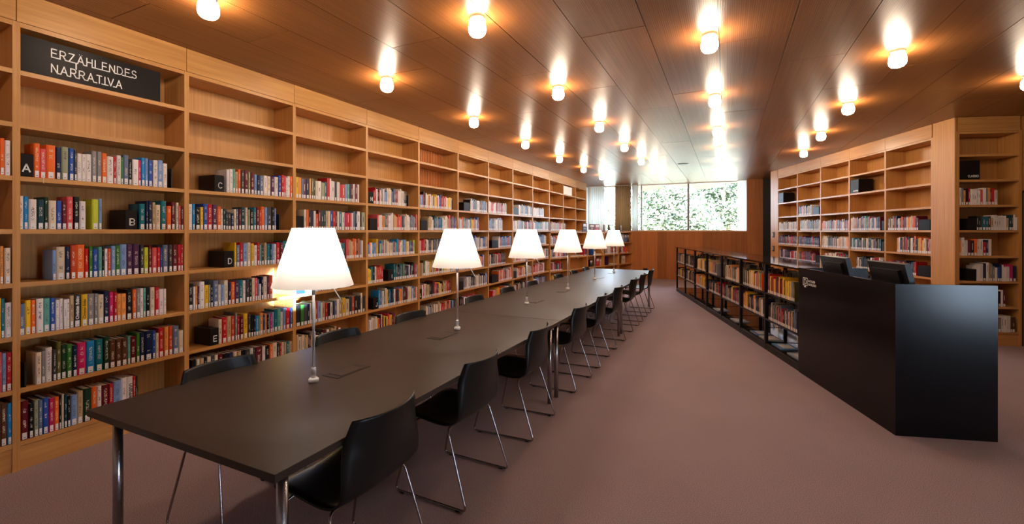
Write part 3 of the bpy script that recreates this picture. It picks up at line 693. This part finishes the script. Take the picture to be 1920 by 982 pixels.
# ---------------------------------------------------------------- all the other books, joined
ROWS = '''
LW|3|3|129|815|wwgcWBsrwWk
LW|3|4|203|1035|wOtwweupTWwsgB
LW|3|5|27|988|wcbigWaporWyRl
LW|3|6|25|320|ytkkurw
LW|3|6|519|1050|tGkgaBGukrw
LW|3|7|219|1050|iwWBTyoOcRWwsw
LW|3|8|36|556|wWrRyyOk
LW|4|3|36|913|ckwgWywbrrwyW
LW|4|4|240|1059|ewTcbtwWepobg
LW|4|5|36|1059|rEkGgBbwecW
LW|4|6|97|1059|WwgyrReyWnEk
LW|4|7|84|883|wwekRpvnyeurR
LW|4|8|184|1028|Wkweruock
LW|5|3|414|1059|wsRwkgcw
LW|5|4|40|730|wtgwWyocb
LW|5|5|121|1062|weyEcWsbe
LW|5|6|40|940|RrkpwreyOob
LW|5|7|193|1059|bwgBGewgWRvc
LW|5|8|56|637|kwopr
LW|6|3|25|823|wpwrgReGW
LW|6|4|38|637|csgwwcw
LW|6|5|445|1041|wscbprbg
LW|6|6|38|753|wkReWrGEk
LW|6|7|445|1071|opwgRwWpo
LW|6|8|178|1017|ryopwt
LW|7|3|317|1069|wgwsBwkc
LW|7|4|48|1069|wWcgErkw
LW|7|5|73|1038|wpcbew
LW|7|6|38|746|eRpwWo
LW|7|7|227|1074|wouTyGewWp
LW|7|8|99|746|wekR
LW|8|3|40|746|wwwgcw
LW|8|4|64|1083|wcttwwqg
LW|8|5|76|906|wpcbse
LW|8|6|76|1063|eokRRwt
LW|8|7|40|794|rpwRukw
LW|8|8|40|919|wcRgB
LW|9|4|98|1080|werqgmrW
LW|10|4|25|233|wgc
LW|2|5|730|1032|pwreoGogep
LW|2|5|70|730|wWktbrew
LW|2|6|138|815|bwtyswvRWrk
LW|2|8|30|647|WeWkRew
LD|0|5|30|626|twrowcg
LD|0|6|109|844|kOwpwrbeR
LD|0|7|33|567|RsttrGwprvB
LD|0|8|55|463|eyR
LD|1|6|719|875|rwvR
LD|2|6|282|406|bwg
LD|3|6|60|842|kpwWRkrgw
LD|4|6|72|402|RwpG
LD|4|6|497|638|ou
LD|4|5|110|261|kw
LD|3|7|255|314|vB
RW|1|3|25|621|ksugwoWTw
RW|0|4|47|950|eweWRWekr
RW|1|4|117|939|weegBkRw
RW|2|4|44|947|oWwRGweRbWgr
RW|3|4|41|867|OeuRWaEGewWBTBBr
RW|4|4|52|723|dEvBwGuRoOWBRR
RW|0|5|25|950|RvRkEerRB
RW|1|5|25|911|sRRBBvrtB
RW|2|5|33|947|eWGGEdWewO
RW|3|5|32|873|GtTBGwdeWGEkw
RW|4|5|262|950|wkeGpdkkkkOyWro
RW|0|6|94|931|BBvkrpw
RW|1|6|25|774|eRrGBsrR
RW|2|6|123|947|rwwRrk
RW|3|6|200|950|Wkkkdwmrwk
RW|4|6|75|679|rRsmROkBGr
RW|2|7|96|912|rwRkeW
RW|3|7|66|873|ewRkGk
RC|0|3|26|546|wgGkrwwwwpwkOwrrb
RC|0|4|274|771|kGttRrwwewBTwwR
RC|0|5|29|466|OvwRvkwwwrBwo
RC|0|6|271|765|wwvwegwwBwwRmgb
RC|0|7|325|647|kRwwRw
RC|0|8|325|748|gngRgwwEw
BL|0|1|116|885|EGgeW
BL|0|2|154|934|kgyGe
BL|1|1|123|896|kEekGE
BL|1|2|170|945|GWRkEB
BL|2|1|253|945|WOeEyWk
BL|2|2|138|945|OoeWOyE
BL|3|1|168|734|eyOogTe
BL|3|2|189|945|BkGBeWrB
BL|4|1|228|945|eWdOgEeW
BL|4|2|62|945|rkeGByBvrs
BL|5|1|142|879|dGGkWWyWreoo
BL|5|2|142|945|OOyGkBBGwBkewB
BL|6|1|91|850|ByByvRrRrGyysgd
BL|6|2|119|931|WegGkeGrkWyOsssB
'''
CASES = {'LW': (F_LW, None), 'LD': (F_LD, 0.9), 'RW': (F_RW, 0.975), 'RC': (F_RC, 0.8), 'BL': (F_BL, 0.97)}
rb_ = random.Random(11)
for line in ROWS.split():
    cs, b, r, a, e, pal = line.split('|'); b = int(b); r = int(r); a = int(a) / 1000; e = int(e) / 1000
    fr = CASES[cs][0]
    s0 = ST[b + 1] if cs == 'LW' else 0.411 + 0.975 * b if cs == 'RW' else 0.0 if cs == 'RC' else CASES[cs][1] * b
    s = a; k = 0; base = rb_.uniform(0.19, 0.225)
    while True:
        w = rb_.uniform(0.014, 0.036) if cs not in ('RC',) else rb_.uniform(0.018, 0.04)
        if s + w > e: break
        k_ = min(len(pal) - 1, int((s - a) / (e - a) * len(pal)))
        ch = pal[k_] if rb_.random() < 0.6 else rb_.choice(pal)
        h = min(0.255, max(0.16, base + rb_.gauss(0, 0.016)))
        small.append((fr, s0 + s, w, h, shelf_z(cs, r), ch, 0)); s += w + 0.0005
for b in range(7):          # the far side of the black shelving
    for r in (1, 2):
        s = 0.06 + rb_.uniform(0, 0.2)
        while s < 0.80:
            w = rb_.uniform(0.016, 0.036)
            small.append((F_BL, 0.97 * b + s, w, rb_.uniform(0.18, 0.235), shelf_z('BL', r), rb_.choice('kGWeREgBwT'), -1)); s += w + 0.0005
vs = []; fs = []; cs_ = []
pg = (0.62, 0.52, 0.42); stk = (0.78, 0.74, 0.72)
for fr, s, w, h, z, ch, back in small:
    k = rb_.uniform(0.8, 1.08); c_ = tuple(min(1, q * k) for q in LIN[ch])
    d = rb_.uniform(0.13, 0.17)
    x1, x0 = (-0.006 - rb_.uniform(0, 0.006), 0) if not back else (-0.654, 0)
    x0 = x1 - d if not back else x1 + d
    P = lambda x, y, zz: tuple(fr.p(x, s + y, z + zz))
    def quad(p, col):
        n = len(vs); vs.extend(p); fs.append((n, n + 1, n + 2, n + 3)); cs_.append(col)
    quad([P(x1, 0, 0), P(x1, w, 0), P(x1, w, h), P(x1, 0, h)], c_)
    quad([P(x0, 0, 0), P(x1, 0, 0), P(x1, 0, h), P(x0, 0, h)], c_)
    quad([P(x1, w, 0), P(x0, w, 0), P(x0, w, h), P(x1, w, h)], c_)
    quad([P(x1, 0.001, h - 0.003), P(x1, w - 0.001, h - 0.003), P(x0, w - 0.001, h - 0.003), P(x0, 0.001, h - 0.003)], pg)
    quad([P(x0, w, 0), P(x0, 0, 0), P(x0, 0, h), P(x0, w, h)], pg)
    f = x1 + (0.0009 if not back else -0.0009)
    quad([P(f, w * 0.15, 0.004), P(f, w * 0.85, 0.004), P(f, w * 0.85, 0.040), P(f, w * 0.15, 0.040)], stk)
    if rb_.random() < 0.5 and not back:
        lum = 0.2126 * c_[0] + 0.7152 * c_[1] + 0.0722 * c_[2]
        ink = (0.75, 0.68, 0.55) if lum < 0.3 else (0.10, 0.07, 0.07)
        za = h * rb_.uniform(0.35, 0.5); zb = h * rb_.uniform(0.6, 0.9)
        quad([P(f, w * 0.40, za), P(f, w * 0.58, za), P(f, w * 0.58, zb), P(f, w * 0.40, zb)], ink)
me = bpy.data.meshes.new('shelved_book')
me.from_pydata(vs, [], fs); me.materials.append(attr_mat('book_covers_small'))
ca = me.color_attributes.new('Col', 'FLOAT_COLOR', 'CORNER')
ca.data.foreach_set('color', [q for c_ in cs_ for _ in range(4) for q in (*c_, 1.0)])
me.update()
o = link('shelved_book', me)
tag(o, 'all smaller books in the farther oak bays and in the low black shelving', 'books', 'books in the farther cases', 'stuff')

# displayed and lying items in the low oak shelving and on its top
def display(fr, x, s, w, h, d, z, col, label, lean=0.12, name='display_book'):
    o = MB().box(-d, 0, 0, w, 0, h).build(name, M_BOOK, None, fr.p(x, s, z), (0, 0, fr.rz))
    o.color = (*col, 1); tag(o, label, 'book', 'books displayed near the window')
    MB().box(-d + 0.002, -0.002, 0.004, w + 0.0008, 0.003, h - 0.003).build('page_block', M_PAGES, o)
    MB().box(0.0, 0.0006, w * 0.15, w * 0.85, h * 0.62, h * 0.9).build('cover_band', M_STICKER, o)
    return o
DT = 1.527
display(F_LD, -0.16, 1.78, 0.22, 0.25, 0.02, DT, (0.04, 0.02, 0.025), 'dark upright book on the low shelf top, next to the tall bookcase')
display(F_LD, -0.16, 2.15, 0.26, 0.23, 0.02, DT, (0.10, 0.03, 0.03), 'dark red upright book on the low shelf top, with pink cover')
display(F_LD, -0.14, 2.42, 0.24, 0.23, 0.02, DT, (0.45, 0.06, 0.10), 'crimson upright book on the low shelf top, behind a lamp shade')
display(F_LD, -0.14, 2.95, 0.07, 0.23, 0.05, DT, (0.25, 0.22, 0.22), 'narrow grey book standing on the low shelf top before the bright window')
display(F_LD, -0.14, 3.22, 0.09, 0.23, 0.05, DT, (0.12, 0.10, 0.11), 'narrow dark book standing on the low shelf top left of the beige curtain')
display(F_LD, -0.14, 3.95, 0.07, 0.23, 0.05, DT, (0.22, 0.18, 0.16), 'narrow brown book standing on the low shelf top under the beige curtain')
display(F_LD, -0.10, 2.40, 0.20, 0.24, 0.02, 0.50, (0.50, 0.02, 0.05), 'bright red face-out book on the low shelving, two shelves above floor')
display(F_LD, -0.10, 2.06, 0.16, 0.20, 0.20, 0.50, (0.01, 0.01, 0.01), 'black box left of the bright red face-out book')
display(F_LD, -0.09, 2.62, 0.06, 0.20, 0.12, 0.50, (0.55, 0.45, 0.30), 'tan face-out book right of the bright red one')
display(F_LD, -0.10, 3.90, 0.20, 0.26, 0.02, 1.185, (0.50, 0.56, 0.66), 'pale blue face-out book on the top low shelf near the wall')
display(F_LD, -0.10, 4.13, 0.17, 0.25, 0.02, 1.185, (0.10, 0.22, 0.50), 'blue face-out book on the top low shelf near the wall')
display(F_LD, -0.10, 4.31, 0.14, 0.25, 0.02, 1.185, (0.05, 0.05, 0.08), 'dark face-out book on the top low shelf against the wall')
display(F_LD, -0.10, 3.95, 0.24, 0.25, 0.02, 0.50, (0.62, 0.48, 0.36), 'beige face-out book alone on the last low shelf near the wall')
for i, (s, z, wd, c_) in enumerate([(0.95, 0.84, 0.75, 'w'), (0.95, 0.50, 0.0, 'w'), (0.95, 0.16, 0.4, 'w'), (1.36, 0.16, 0.36, 'p'), (2.3, 0.84, 0.28, 'w'), (3.2, 0.50, 0.30, 'w')]):
    if wd:
        o = MB().box(-0.22, 0, 0, wd, 0, 0.03).build('magazine_stack', M_BOOK, None, F_LD.p(-0.03, s, z), (0, 0, F_LD.rz)); o.color = (*LIN[c_], 1)
        tag(o, ['long white flat pile on the low shelving left of the red books', '', 'white flat pile on the bottom low shelf, first after the divider', 'pinkish flat pile on the bottom low shelf behind the far left chair',
                'short white flat pile below the fifth lamp shade', 'short white flat pile on the shelf beside the last lamp pole'][i], 'magazines', 'flat piles on the low shelving')
        MB().box(-0.218, 0.0008, -0.0008, wd - 0.004, 0.003, 0.027).build('page_block', M_PAGES, o)

# ---------------------------------------------------------------- black low shelving and catalogue desk
for i in range(7):
    t = thing('black_shelf_unit', 'open black metal shelf unit with two book rows, %s' % ('next to the catalogue desk' if i == 6 else 'at the far window end' if i == 0 else '%s one counted from the catalogue desk' % TEENS[7 - i]),
              'shelf', F_BL.p(0, 0.97 * i, 0), F_BL.rz, 'black low shelf units')
    for x in (-0.02, -0.645):
        MB().box(x - 0.02, x + 0.018, 0.0, 0.022, 0.0, 1.118).build('post', M_BLACK, t)
        MB().box(x - 0.02, x + 0.018, 0.948, 0.969, 0.0, 1.118).build('post', M_BLACK, t)
    for z in (0.75, 0.41): MB().box(-0.66, -0.004, 0.022, 0.948, z - 0.022, z).build('shelf', M_BLACK, t)
    MB().box(-0.65, -0.01, 0.022, 0.948, 0.075, 0.09).build('bottom_shelf', M_GLOSS, t)
    MB().box(-0.66, -0.004, 0.022, 0.948, 0.0, 0.075).build('plinth', M_BLACK, t)
    MB().box(-0.34, -0.31, 0.022, 0.948, 0.235, 0.275).build('rail', M_BLACK, t)
tp = thing('low_shelf_top', 'long glossy black top running along the low shelving', 'shelf top', F_BL.p(0, 0, 1.118), F_BL.rz)
for i in range(7):
    MB().box(-0.67, 0.004, 0.97 * i + 0.001, 0.97 * i + 0.969, 0.0005, 0.022).build('top_plate', M_GLOSS, tp)
for i, (b, s, c_, lab) in enumerate([(6, 0.10, (0.10, 0.28, 0.55), 'bright blue magazine lying in the lowest shelf next to the desk'), (6, 0.55, (0.35, 0.42, 0.55), 'pale blue magazine lying near the desk, lowest shelf'),
                                     (5, 0.30, (0.12, 0.20, 0.40), 'dark blue magazine on the lowest shelf, second unit from the desk'), (5, 0.62, (0.42, 0.45, 0.5), 'grey magazine on the lowest shelf, second unit from the desk'),
                                     (4, 0.35, (0.5, 0.52, 0.58), 'pale magazine on the lowest shelf, third unit from the desk'), (3, 0.3, (0.4, 0.45, 0.6), 'bluish magazine on the lowest shelf, fourth unit from the desk')]):
    o = MB().box(-0.21, 0, 0, 0.29, 0, 0.012).build('magazine', M_BOOK, None, F_BL.p(-0.05, 0.97 * b + s, 0.0905), (0, 0, F_BL.rz)); o.color = (*c_, 1)
    tag(o, lab, 'magazine', 'magazines on the lowest black shelf')
    MB().box(-0.208, -0.0, -0.0006, 0.288, 0.002, 0.010).build('page_block', M_PAGES, o)
    MB().box(-0.18, -0.04, 0.05, 0.24, 0.012, 0.0125).build('cover_band', M_STICKER, o)
E0, E1 = 6.795, 8.358
dk = thing('catalogue_desk', 'large black counter desk with white KATALOG CATALOGO lettering', 'desk', F_BL.p(0, 0, 0), F_BL.rz)
MB().box(-0.025, 0.004, E0, E1, 0.0, 1.148).build('front_panel', M_DESK, dk)
MB().box(-0.665, -0.0255, E1 - 0.025, E1, 0.0, 1.148).build('end_panel', M_DESK, dk)
MB().box(-0.665, -0.0255, E0, E0 + 0.025, 0.0, 1.148).build('divider_panel', M_DESK, dk)
MB().box(-0.655, -0.0255, E0 + 0.0255, E1 - 0.0255, 0.71, 0.74).build('worktop', M_DESK, dk)
ic = MB()
s0, z0, wI, hI, q = 6.892, 0.968, 0.100, 0.085, 0.007
ic.box(0.004, 0.0052, s0, s0 + wI, z0, z0 + q).box(0.004, 0.0052, s0, s0 + wI, z0 + hI - q, z0 + hI).box(0.004, 0.0052, s0, s0 + q, z0, z0 + hI).box(0.004, 0.0052, s0 + wI - q, s0 + wI, z0, z0 + hI)
a, b_, c0, c1 = s0 + 0.027, s0 + 0.073, z0 + 0.017, z0 + 0.068
ic.box(0.004, 0.0052, a, b_, c0, c0 + q).box(0.004, 0.0052, a, b_ - 0.012, c1 - q, c1).box(0.004, 0.0052, a, a + q, c0, c1).box(0.004, 0.0052, b_ - q, b_, c0, c1 - 0.012)
ic.box(0.004, 0.0052, a + 0.012, a + 0.02, c1, c1 + 0.006)
ic.box(0.004, 0.0052, s0 + wI * 0.44, s0 + wI * 0.56, z0 - 0.01, z0).box(0.004, 0.0052, s0 + wI * 0.28, s0 + wI * 0.72, z0 - 0.017, z0 - 0.010)
ic.build('screen_icon', M_LETTER, dk)
letters('lettering', 'KATALOG', 0.021, M_LETTER, dk, (0.0042, 7.012, 1.013), 0.135, 0.17)
letters('lettering', 'CATALOGO', 0.021, M_LETTER, dk, (0.0042, 7.012, 0.978), 0.157, 0.17)

def monitor(s, x, lab):
    t = thing('monitor', lab, 'monitor', F_BL.p(x, s, 0.74), F_BL.rz, 'catalogue monitors')
    MB().box(-0.12, 0.10, -0.11, 0.11, 0.0, 0.014).build('base', M_BLACK, t)
    MB().box(-0.01, 0.03, -0.03, 0.03, 0.014, 0.30).build('stand', M_BLACK, t)
    r = (0, math.radians(13), 0)
    hd = MB().box(-0.03, 0.01, -0.235, 0.235, -0.17, 0.17).build('housing', M_BLACK, t, (0.0, 0, 0.385), r)
    MB().box(0.01, 0.034, -0.17, 0.17, -0.11, 0.12).build('rear_cover', M_BLACK, hd)
    MB().box(0.034, 0.036, -0.05, 0.05, -0.075, -0.068).build('vent_slot', M_ALU, hd)
    MB().box(-0.032, -0.03, -0.215, 0.215, -0.15, 0.15).build('screen', M_SCREEN, hd)
monitor(7.21, -0.17, 'black desktop monitor seen from behind, nearer the low shelving')
monitor(8.02, -0.17, 'black desktop monitor seen from behind, nearer the desk end')

# ---------------------------------------------------------------- reading tables, lamps, chairs
TX0, TX1, TY, TL, TZ = -2.63, -1.36, 1.01, 2.868, 0.736
for k in range(3):
    y0 = TY + TL * k
    t = thing('reading_table', ['long black reading table nearest the camera', 'middle one of the three joined black reading tables', 'black reading table at the far window end'][k], 'table', ((TX0 + TX1) / 2, y0 + TL / 2, 0), 0, 'joined black reading tables')
    hx = (TX1 - TX0) / 2; hy = TL / 2 - 0.0012
    o = MB().box(-hx, hx, -hy, hy, TZ - 0.030, TZ).build('tabletop', M_TOP, t)
    bv = o.modifiers.new('edge', 'BEVEL'); bv.width = 0.002; bv.segments = 2
    for sx in (-1, 1):
        for sy in (-1, 1):
            MB().lathe([(0.020, 0.0), (0.020, TZ - 0.030)], 20).build('leg', M_CHROME, t, (sx * (hx - 0.075), sy * (hy - 0.085), 0))
        MB().box(-0.015, 0.015, -hy + 0.10, hy - 0.10, TZ - 0.065, TZ - 0.030).build('apron_rail', M_BLACK, t, (sx * (hx - 0.075), 0, 0))
    for fy in (0.715 + 0.22, 2.148 - 0.235):
        f = MB().box(-0.062, 0.062, -0.125, 0.125, 0, 0.0022).build('power_flap', M_BLACK, t, (-0.0, fy - TL / 2, TZ))
        MB().box(-0.048, 0.048, -0.085, 0.085, 0.0022, 0.0036).build('flap_lid', M_TOP, f)

def make_lamp():
    t = thing('table_lamp', '', 'lamp', (0, 0, 0), 0, 'table lamps with white shades')
    MB().lathe([(0.024, 0.0), (0.026, 0.006), (0.026, 0.018), (0.020, 0.024)], 20).build('base_ring', M_WHITE, t)
    MB().lathe([(0.0125, 0.024), (0.0125, 0.075), (0.010, 0.080)], 14).build('sleeve', M_ALU, t)
    MB().lathe([(0.0068, 0.080), (0.0068, 0.60)], 12).build('pole', M_ALU, t)
    MB().lathe([(0.0095, 0.47), (0.0095, 0.66)], 12).build('upper_sleeve', M_ALU, t)
    sh = MB().lathe([(0.205, 0.520), (0.155, 0.675), (0.106, 0.830)], 48, cap0=False, cap1=False).build('lamp_shade', M_SHADE, t)
    a = math.radians(-118)
    p = [(0.2062 * math.cos(a + d), 0.2062 * math.sin(a + d), 0.520) for d in (-0.012, 0.012)] + [(0.1072 * math.cos(a + d), 0.1072 * math.sin(a + d), 0.830) for d in (0.02, -0.02)]
    MB().add(p, [(0, 1, 2, 3)]).build('shade_seam', M_WHITE, sh)
    mb = MB()
    for k in range(3):
        b = 2 * PI * k / 3 + 0.4
        mb.tube([(0.006 * math.cos(b), 0.006 * math.sin(b), 0.640), (0.1535 * math.cos(b), 0.1535 * math.sin(b), 0.676)], 0.0022, 6)
    mb.build('shade_carrier', M_ALU, t)
    MB().tube([(0.02, 0.01, 0.63), (0.10, 0.05, 0.50), (0.135, 0.07, 0.43)], 0.0030, 8).build('dimmer_rod', M_WHITE, t)
    MB().lathe([(0.012, 0.66), (0.016, 0.69), (0.012, 0.70)], 12).build('bulb_socket', M_WHITE, t)
    l = bpy.data.lights.new('lamp_bulb', 'POINT'); l.energy = SHADE_W; l.color = (1.0, 0.90, 0.80); l.shadow_soft_size = 0.035
    link('lamp_bulb', l, t, (0, 0, 0.755))
    return t
lamp = make_lamp()
LL = ['lit table lamp nearest the camera with white cone shade', 'second lit table lamp from the camera, beside its power flap', 'third lit table lamp from the camera, on the middle table',
      'fourth lit table lamp from the camera, on the middle table', 'fifth lit table lamp, overlapping the farthest lamp', 'farthest lit table lamp, at the window end of the tables']
for k in range(6):
    loc = (-2.01, TY + 0.715 + 1.4335 * k - (0.0 if k % 2 == 0 else 0.0), TZ)
    if k == 0: lamp.location = loc; lamp['label'] = LL[0]
    else: copy_thing(lamp, loc, 0, LL[k])

def make_chair():
    t = thing('shell_chair', '', 'chair', (0, 0, 0), 0, 'black sled-base chairs at the tables')
    key = [(0.232, 0.418, 0.195), (0.222, 0.440, 0.212), (0.15, 0.450, 0.228), (0.04, 0.442, 0.236), (-0.07, 0.432, 0.238), (-0.145, 0.440, 0.238), (-0.195, 0.472, 0.238), (-0.222, 0.530, 0.236),
           (-0.238, 0.61, 0.232), (-0.252, 0.69, 0.222), (-0.266, 0.755, 0.208), (-0.277, 0.800, 0.192)]
    def cr(i, t_):
        g = lambda j: Vector(key[max(0, min(len(key) - 1, j))])
        p0, p1, p2, p3 = g(i - 1), g(i), g(i + 1), g(i + 2)
        return 0.5 * (2 * p1 + (p2 - p0) * t_ + (2 * p0 - 5 * p1 + 4 * p2 - p3) * t_ * t_ + (3 * p1 - p0 - 3 * p2 + p3) * t_ ** 3)
    prof = [cr(i, q / 3) for i in range(len(key) - 1) for q in range(3)] + [Vector(key[-1])]
    nu = 12; vs = []; fs = []
    for j, (x, z, hw) in enumerate(prof):
        k = max(0.0, min(1.0, (z - 0.45) / 0.25)) if x < -0.12 else 0.0
        for i in range(nu + 1):
            u = 2 * i / nu - 1
            vs.append((x + k * 0.062 * u * u, hw * u, z + (1 - k) * 0.018 * u * u - (0.012 * u * u if j < 2 else 0)))
    for j in range(len(prof) - 1):
        for i in range(nu):
            a = j * (nu + 1) + i
            fs.append((a, a + 1, a + nu + 2, a + nu + 1))
    o = MB().add(vs, fs, True).build('shell', M_SHELL, t)
    sd = o.modifiers.new('thickness', 'SOLIDIFY'); sd.thickness = 0.010; sd.offset = 0
    for sy in (-1, 1):
        path = rounded([(0.11, sy * 0.10, 0.420), (0.135, sy * 0.215, 0.415), (0.235, sy * 0.252, 0.0085), (-0.265, sy * 0.252, 0.0085), (-0.125, sy * 0.228, 0.425), (-0.10, sy * 0.10, 0.416)], 0.035, 5)
        MB().tube(path, 0.0065, 8).build('sled_leg', M_CHROME, t)
        for gx in (0.18, -0.21):
            MB().box(-0.012, 0.012, -0.008, 0.008, 0.0, 0.008).build('floor_glide', M_BLACK, t, (gx, sy * 0.252, 0))
    MB().tube([(0.11, -0.10, 0.420), (0.11, 0.10, 0.420)], 0.0065, 8).build('cross_bar', M_CHROME, t)
    MB().tube([(-0.10, -0.10, 0.416), (-0.10, 0.10, 0.416)], 0.0065, 8).build('cross_bar', M_CHROME, t)
    return t
chair = make_chair()
first = True
for side in (0, 1):
    offs = (0.51, 1.36, 2.27) if side == 0 else (0.59, 1.45, 2.30)
    for k in range(3):
        for j in range(3):
            y = TY + TL * k + offs[j]
            n = 3 * k + j
            x = -1.545 if side == 0 else -2.40
            rz = PI if side == 0 else 0.0
            rz += random.uniform(-0.03, 0.03)
            if side == 0: lab = 'black shell chair on the open aisle side, ' + ('nearest the camera' if n == 0 else 'last one at the window end' if n == 8 else '%s from the near table end' % nth(n + 1))
            else: lab = 'black shell chair on the bookcase side, ' + ('nearest the camera' if n == 0 else 'last one at the window end' if n == 8 else '%s from the near table end' % nth(n + 1))
            if first: chair.location = (x, y, 0); chair.rotation_euler = (0, 0, rz); chair['label'] = lab; first = False
            else: copy_thing(chair, (x, y, 0), rz, lab)

# ---------------------------------------------------------------- ceiling lamps
def make_globe():
    t = thing('ceiling_lamp', '', 'ceiling lamp', (0, 0, 0), 0, 'opal ceiling lamps')
    MB().lathe([(0.046, -0.022), (0.052, -0.018), (0.055, 0.0)], 24).build('ceiling_ring', M_WHITE, t)
    g = MB().lathe([(0.040, -0.023), (0.050, -0.030), (0.058, -0.045), (0.063, -0.07), (0.064, -0.095), (0.058, -0.118), (0.044, -0.134), (0.022, -0.142), (0.004, -0.144)], 24).build('glass_globe', M_GLOBE, t)
    for a in (0.3, 0.3 + PI):
        MB().box(-0.007, 0.007, -0.004, 0.004, -0.040, -0.020).build('holding_clip', M_GREYDOOR, t, (0.058 * math.cos(a), 0.058 * math.sin(a), 0), (0, 0, a + PI / 2))
    return t
gl = make_globe()
PX = 1.735
GR = [(-3.10, 1.82, 7, 'the row along the left bookcase'), (-1.63, 2.83, 7, 'the row above the reading tables'), (-0.12, 3.87, 6, 'the row above the aisle'), (1.33, 4.92, 4, 'the row beside the right bookcase'), (2.73, 6.27, 1, "the row cut by the photo's right edge")]
first = True
for gx, gy, n, wh in GR:
    for k in range(-1 if gx < -2 or 0 < gx < 2 else 0, n):
        y = gy + PX * k
        lab = 'round lit glass ceiling lamp, %s in %s' % ('before the first' if k < 0 else nth(k + 1), wh)
        if k < 0: lab = 'lit glass ceiling lamp above the camera, opening %s' % wh
        if gx > 2.7 and k == 0: lab = "round lit glass ceiling lamp cut by the photo's right edge"
        if first: gl.location = (gx, y, 3.0995); gl['label'] = lab; first = False
        else: copy_thing(gl, (gx, y, 3.0995), 0, lab)

# ---------------------------------------------------------------- sun patch on the left bookcase
beam = bpy.data.lights.new('sunbeam_spot', 'SPOT'); beam.energy = 1800000; beam.spot_size = math.radians(0.95); beam.spot_blend = 1.0; beam.shadow_soft_size = 0.01; beam.color = (0.52, 0.78, 1.0)
hit = Vector((-4.13, 3.33, 0.95)); way = (Vector((7.0, 0.45, 1.30)) - hit).normalized()      # added narrow spot standing in for low sun through the right-hand window
bo = link('sunbeam_spot', beam, None, hit + way * 30)
bo.rotation_euler = (-way).to_track_quat('-Z', 'Y').to_euler()

# ---------------------------------------------------------------- the garden outside
tag(struct('ground_outside', MB().box(-30, 30, 15.75, 60, -0.6, -0.4), M_STONE), kind='structure')
rt = random.Random(5)
def tree(label, x, y, trunk_h, blobs, n, leafsize, cols):
    t = thing('garden_tree', label, 'tree', (x, y, -0.4), 0, 'trees outside the window')
    MB().tube([(0, 0, 0), (0.05, 0.03, trunk_h * 0.5), (0.0, 0.08, trunk_h)], 0.14, 10).build('trunk', M_BARK, t)
    vs = []; fs = []; cc = []
    for _ in range(n):
        bx, by, bz, rx, ry, rz = rt.choice(blobs)
        while True:
            p = Vector((rt.uniform(-1, 1), rt.uniform(-1, 1), rt.uniform(-1, 1)))
            if p.length < 1: break
        p = Vector((bx + p.x * rx, by + p.y * ry, bz + p.z * rz))
        a = Vector((rt.gauss(0, 1), rt.gauss(0, 1), rt.gauss(0, 0.6))).normalized(); b = a.orthogonal().normalized()
        s = leafsize * rt.uniform(0.6, 1.3); b = b * s * 0.55; a = a * s
        k = len(vs); vs += [p - a, p + b, p + a, p - b]; fs.append((k, k + 1, k + 2, k + 3))
        c_ = rt.choice(cols); v = rt.uniform(0.5, 1.2); cc.append(tuple(q * v for q in c_))
    me = bpy.data.meshes.new('crown'); me.from_pydata(vs, [], fs); me.materials.append(M_LEAF)
    ca = me.color_attributes.new('Col', 'FLOAT_COLOR', 'CORNER')
    ca.data.foreach_set('color', [q for c_ in cc for _ in range(4) for q in (*c_, 1.0)]); me.update()
    link('crown', me, t)['kind'] = 'stuff'
GREENS_AND_GLARE = [(0.035, 0.060, 0.028), (0.07, 0.10, 0.05), (0.34, 0.38, 0.26), (0.50, 0.52, 0.42), (0.55, 0.55, 0.48), (0.10, 0.13, 0.06)]  # pale tones put overexposed daylight into the leaf colour
tree('leafy garden tree behind the left window pane', -2.7, 21.5, 2.4, [(-1.4, 0, 2.2, 1.6, 1.0, 1.1), (0.5, 0.2, 2.6, 1.5, 1.0, 1.2), (0, 0.2, 3.7, 1.5, 0.9, 0.8), (1.5, 0, 2.1, 1.1, 0.9, 0.9)], 9000, 0.10, GREENS_AND_GLARE)
tree('leafy garden tree behind the right window pane', 0.1, 24.5, 2.6, [(-1.1, 0, 2.6, 1.4, 1.0, 1.1), (0.9, 0.1, 3.0, 1.4, 1.0, 1.3), (-0.4, 0.1, 4.2, 1.4, 0.9, 0.8), (2.0, 0, 2.6, 1.2, 0.9, 1.0), (-2.2, 0, 2.4, 1.2, 0.9, 0.9)], 12000, 0.10, GREENS_AND_GLARE)
tree('pale-trunked garden tree at the right window end', 0.62, 20.0, 4.6, [(0.6, 0.3, 3.4, 0.7, 0.7, 1.0), (-0.3, 0.5, 4.4, 0.9, 0.5, 0.5)], 3500, 0.09, GREENS_AND_GLARE)
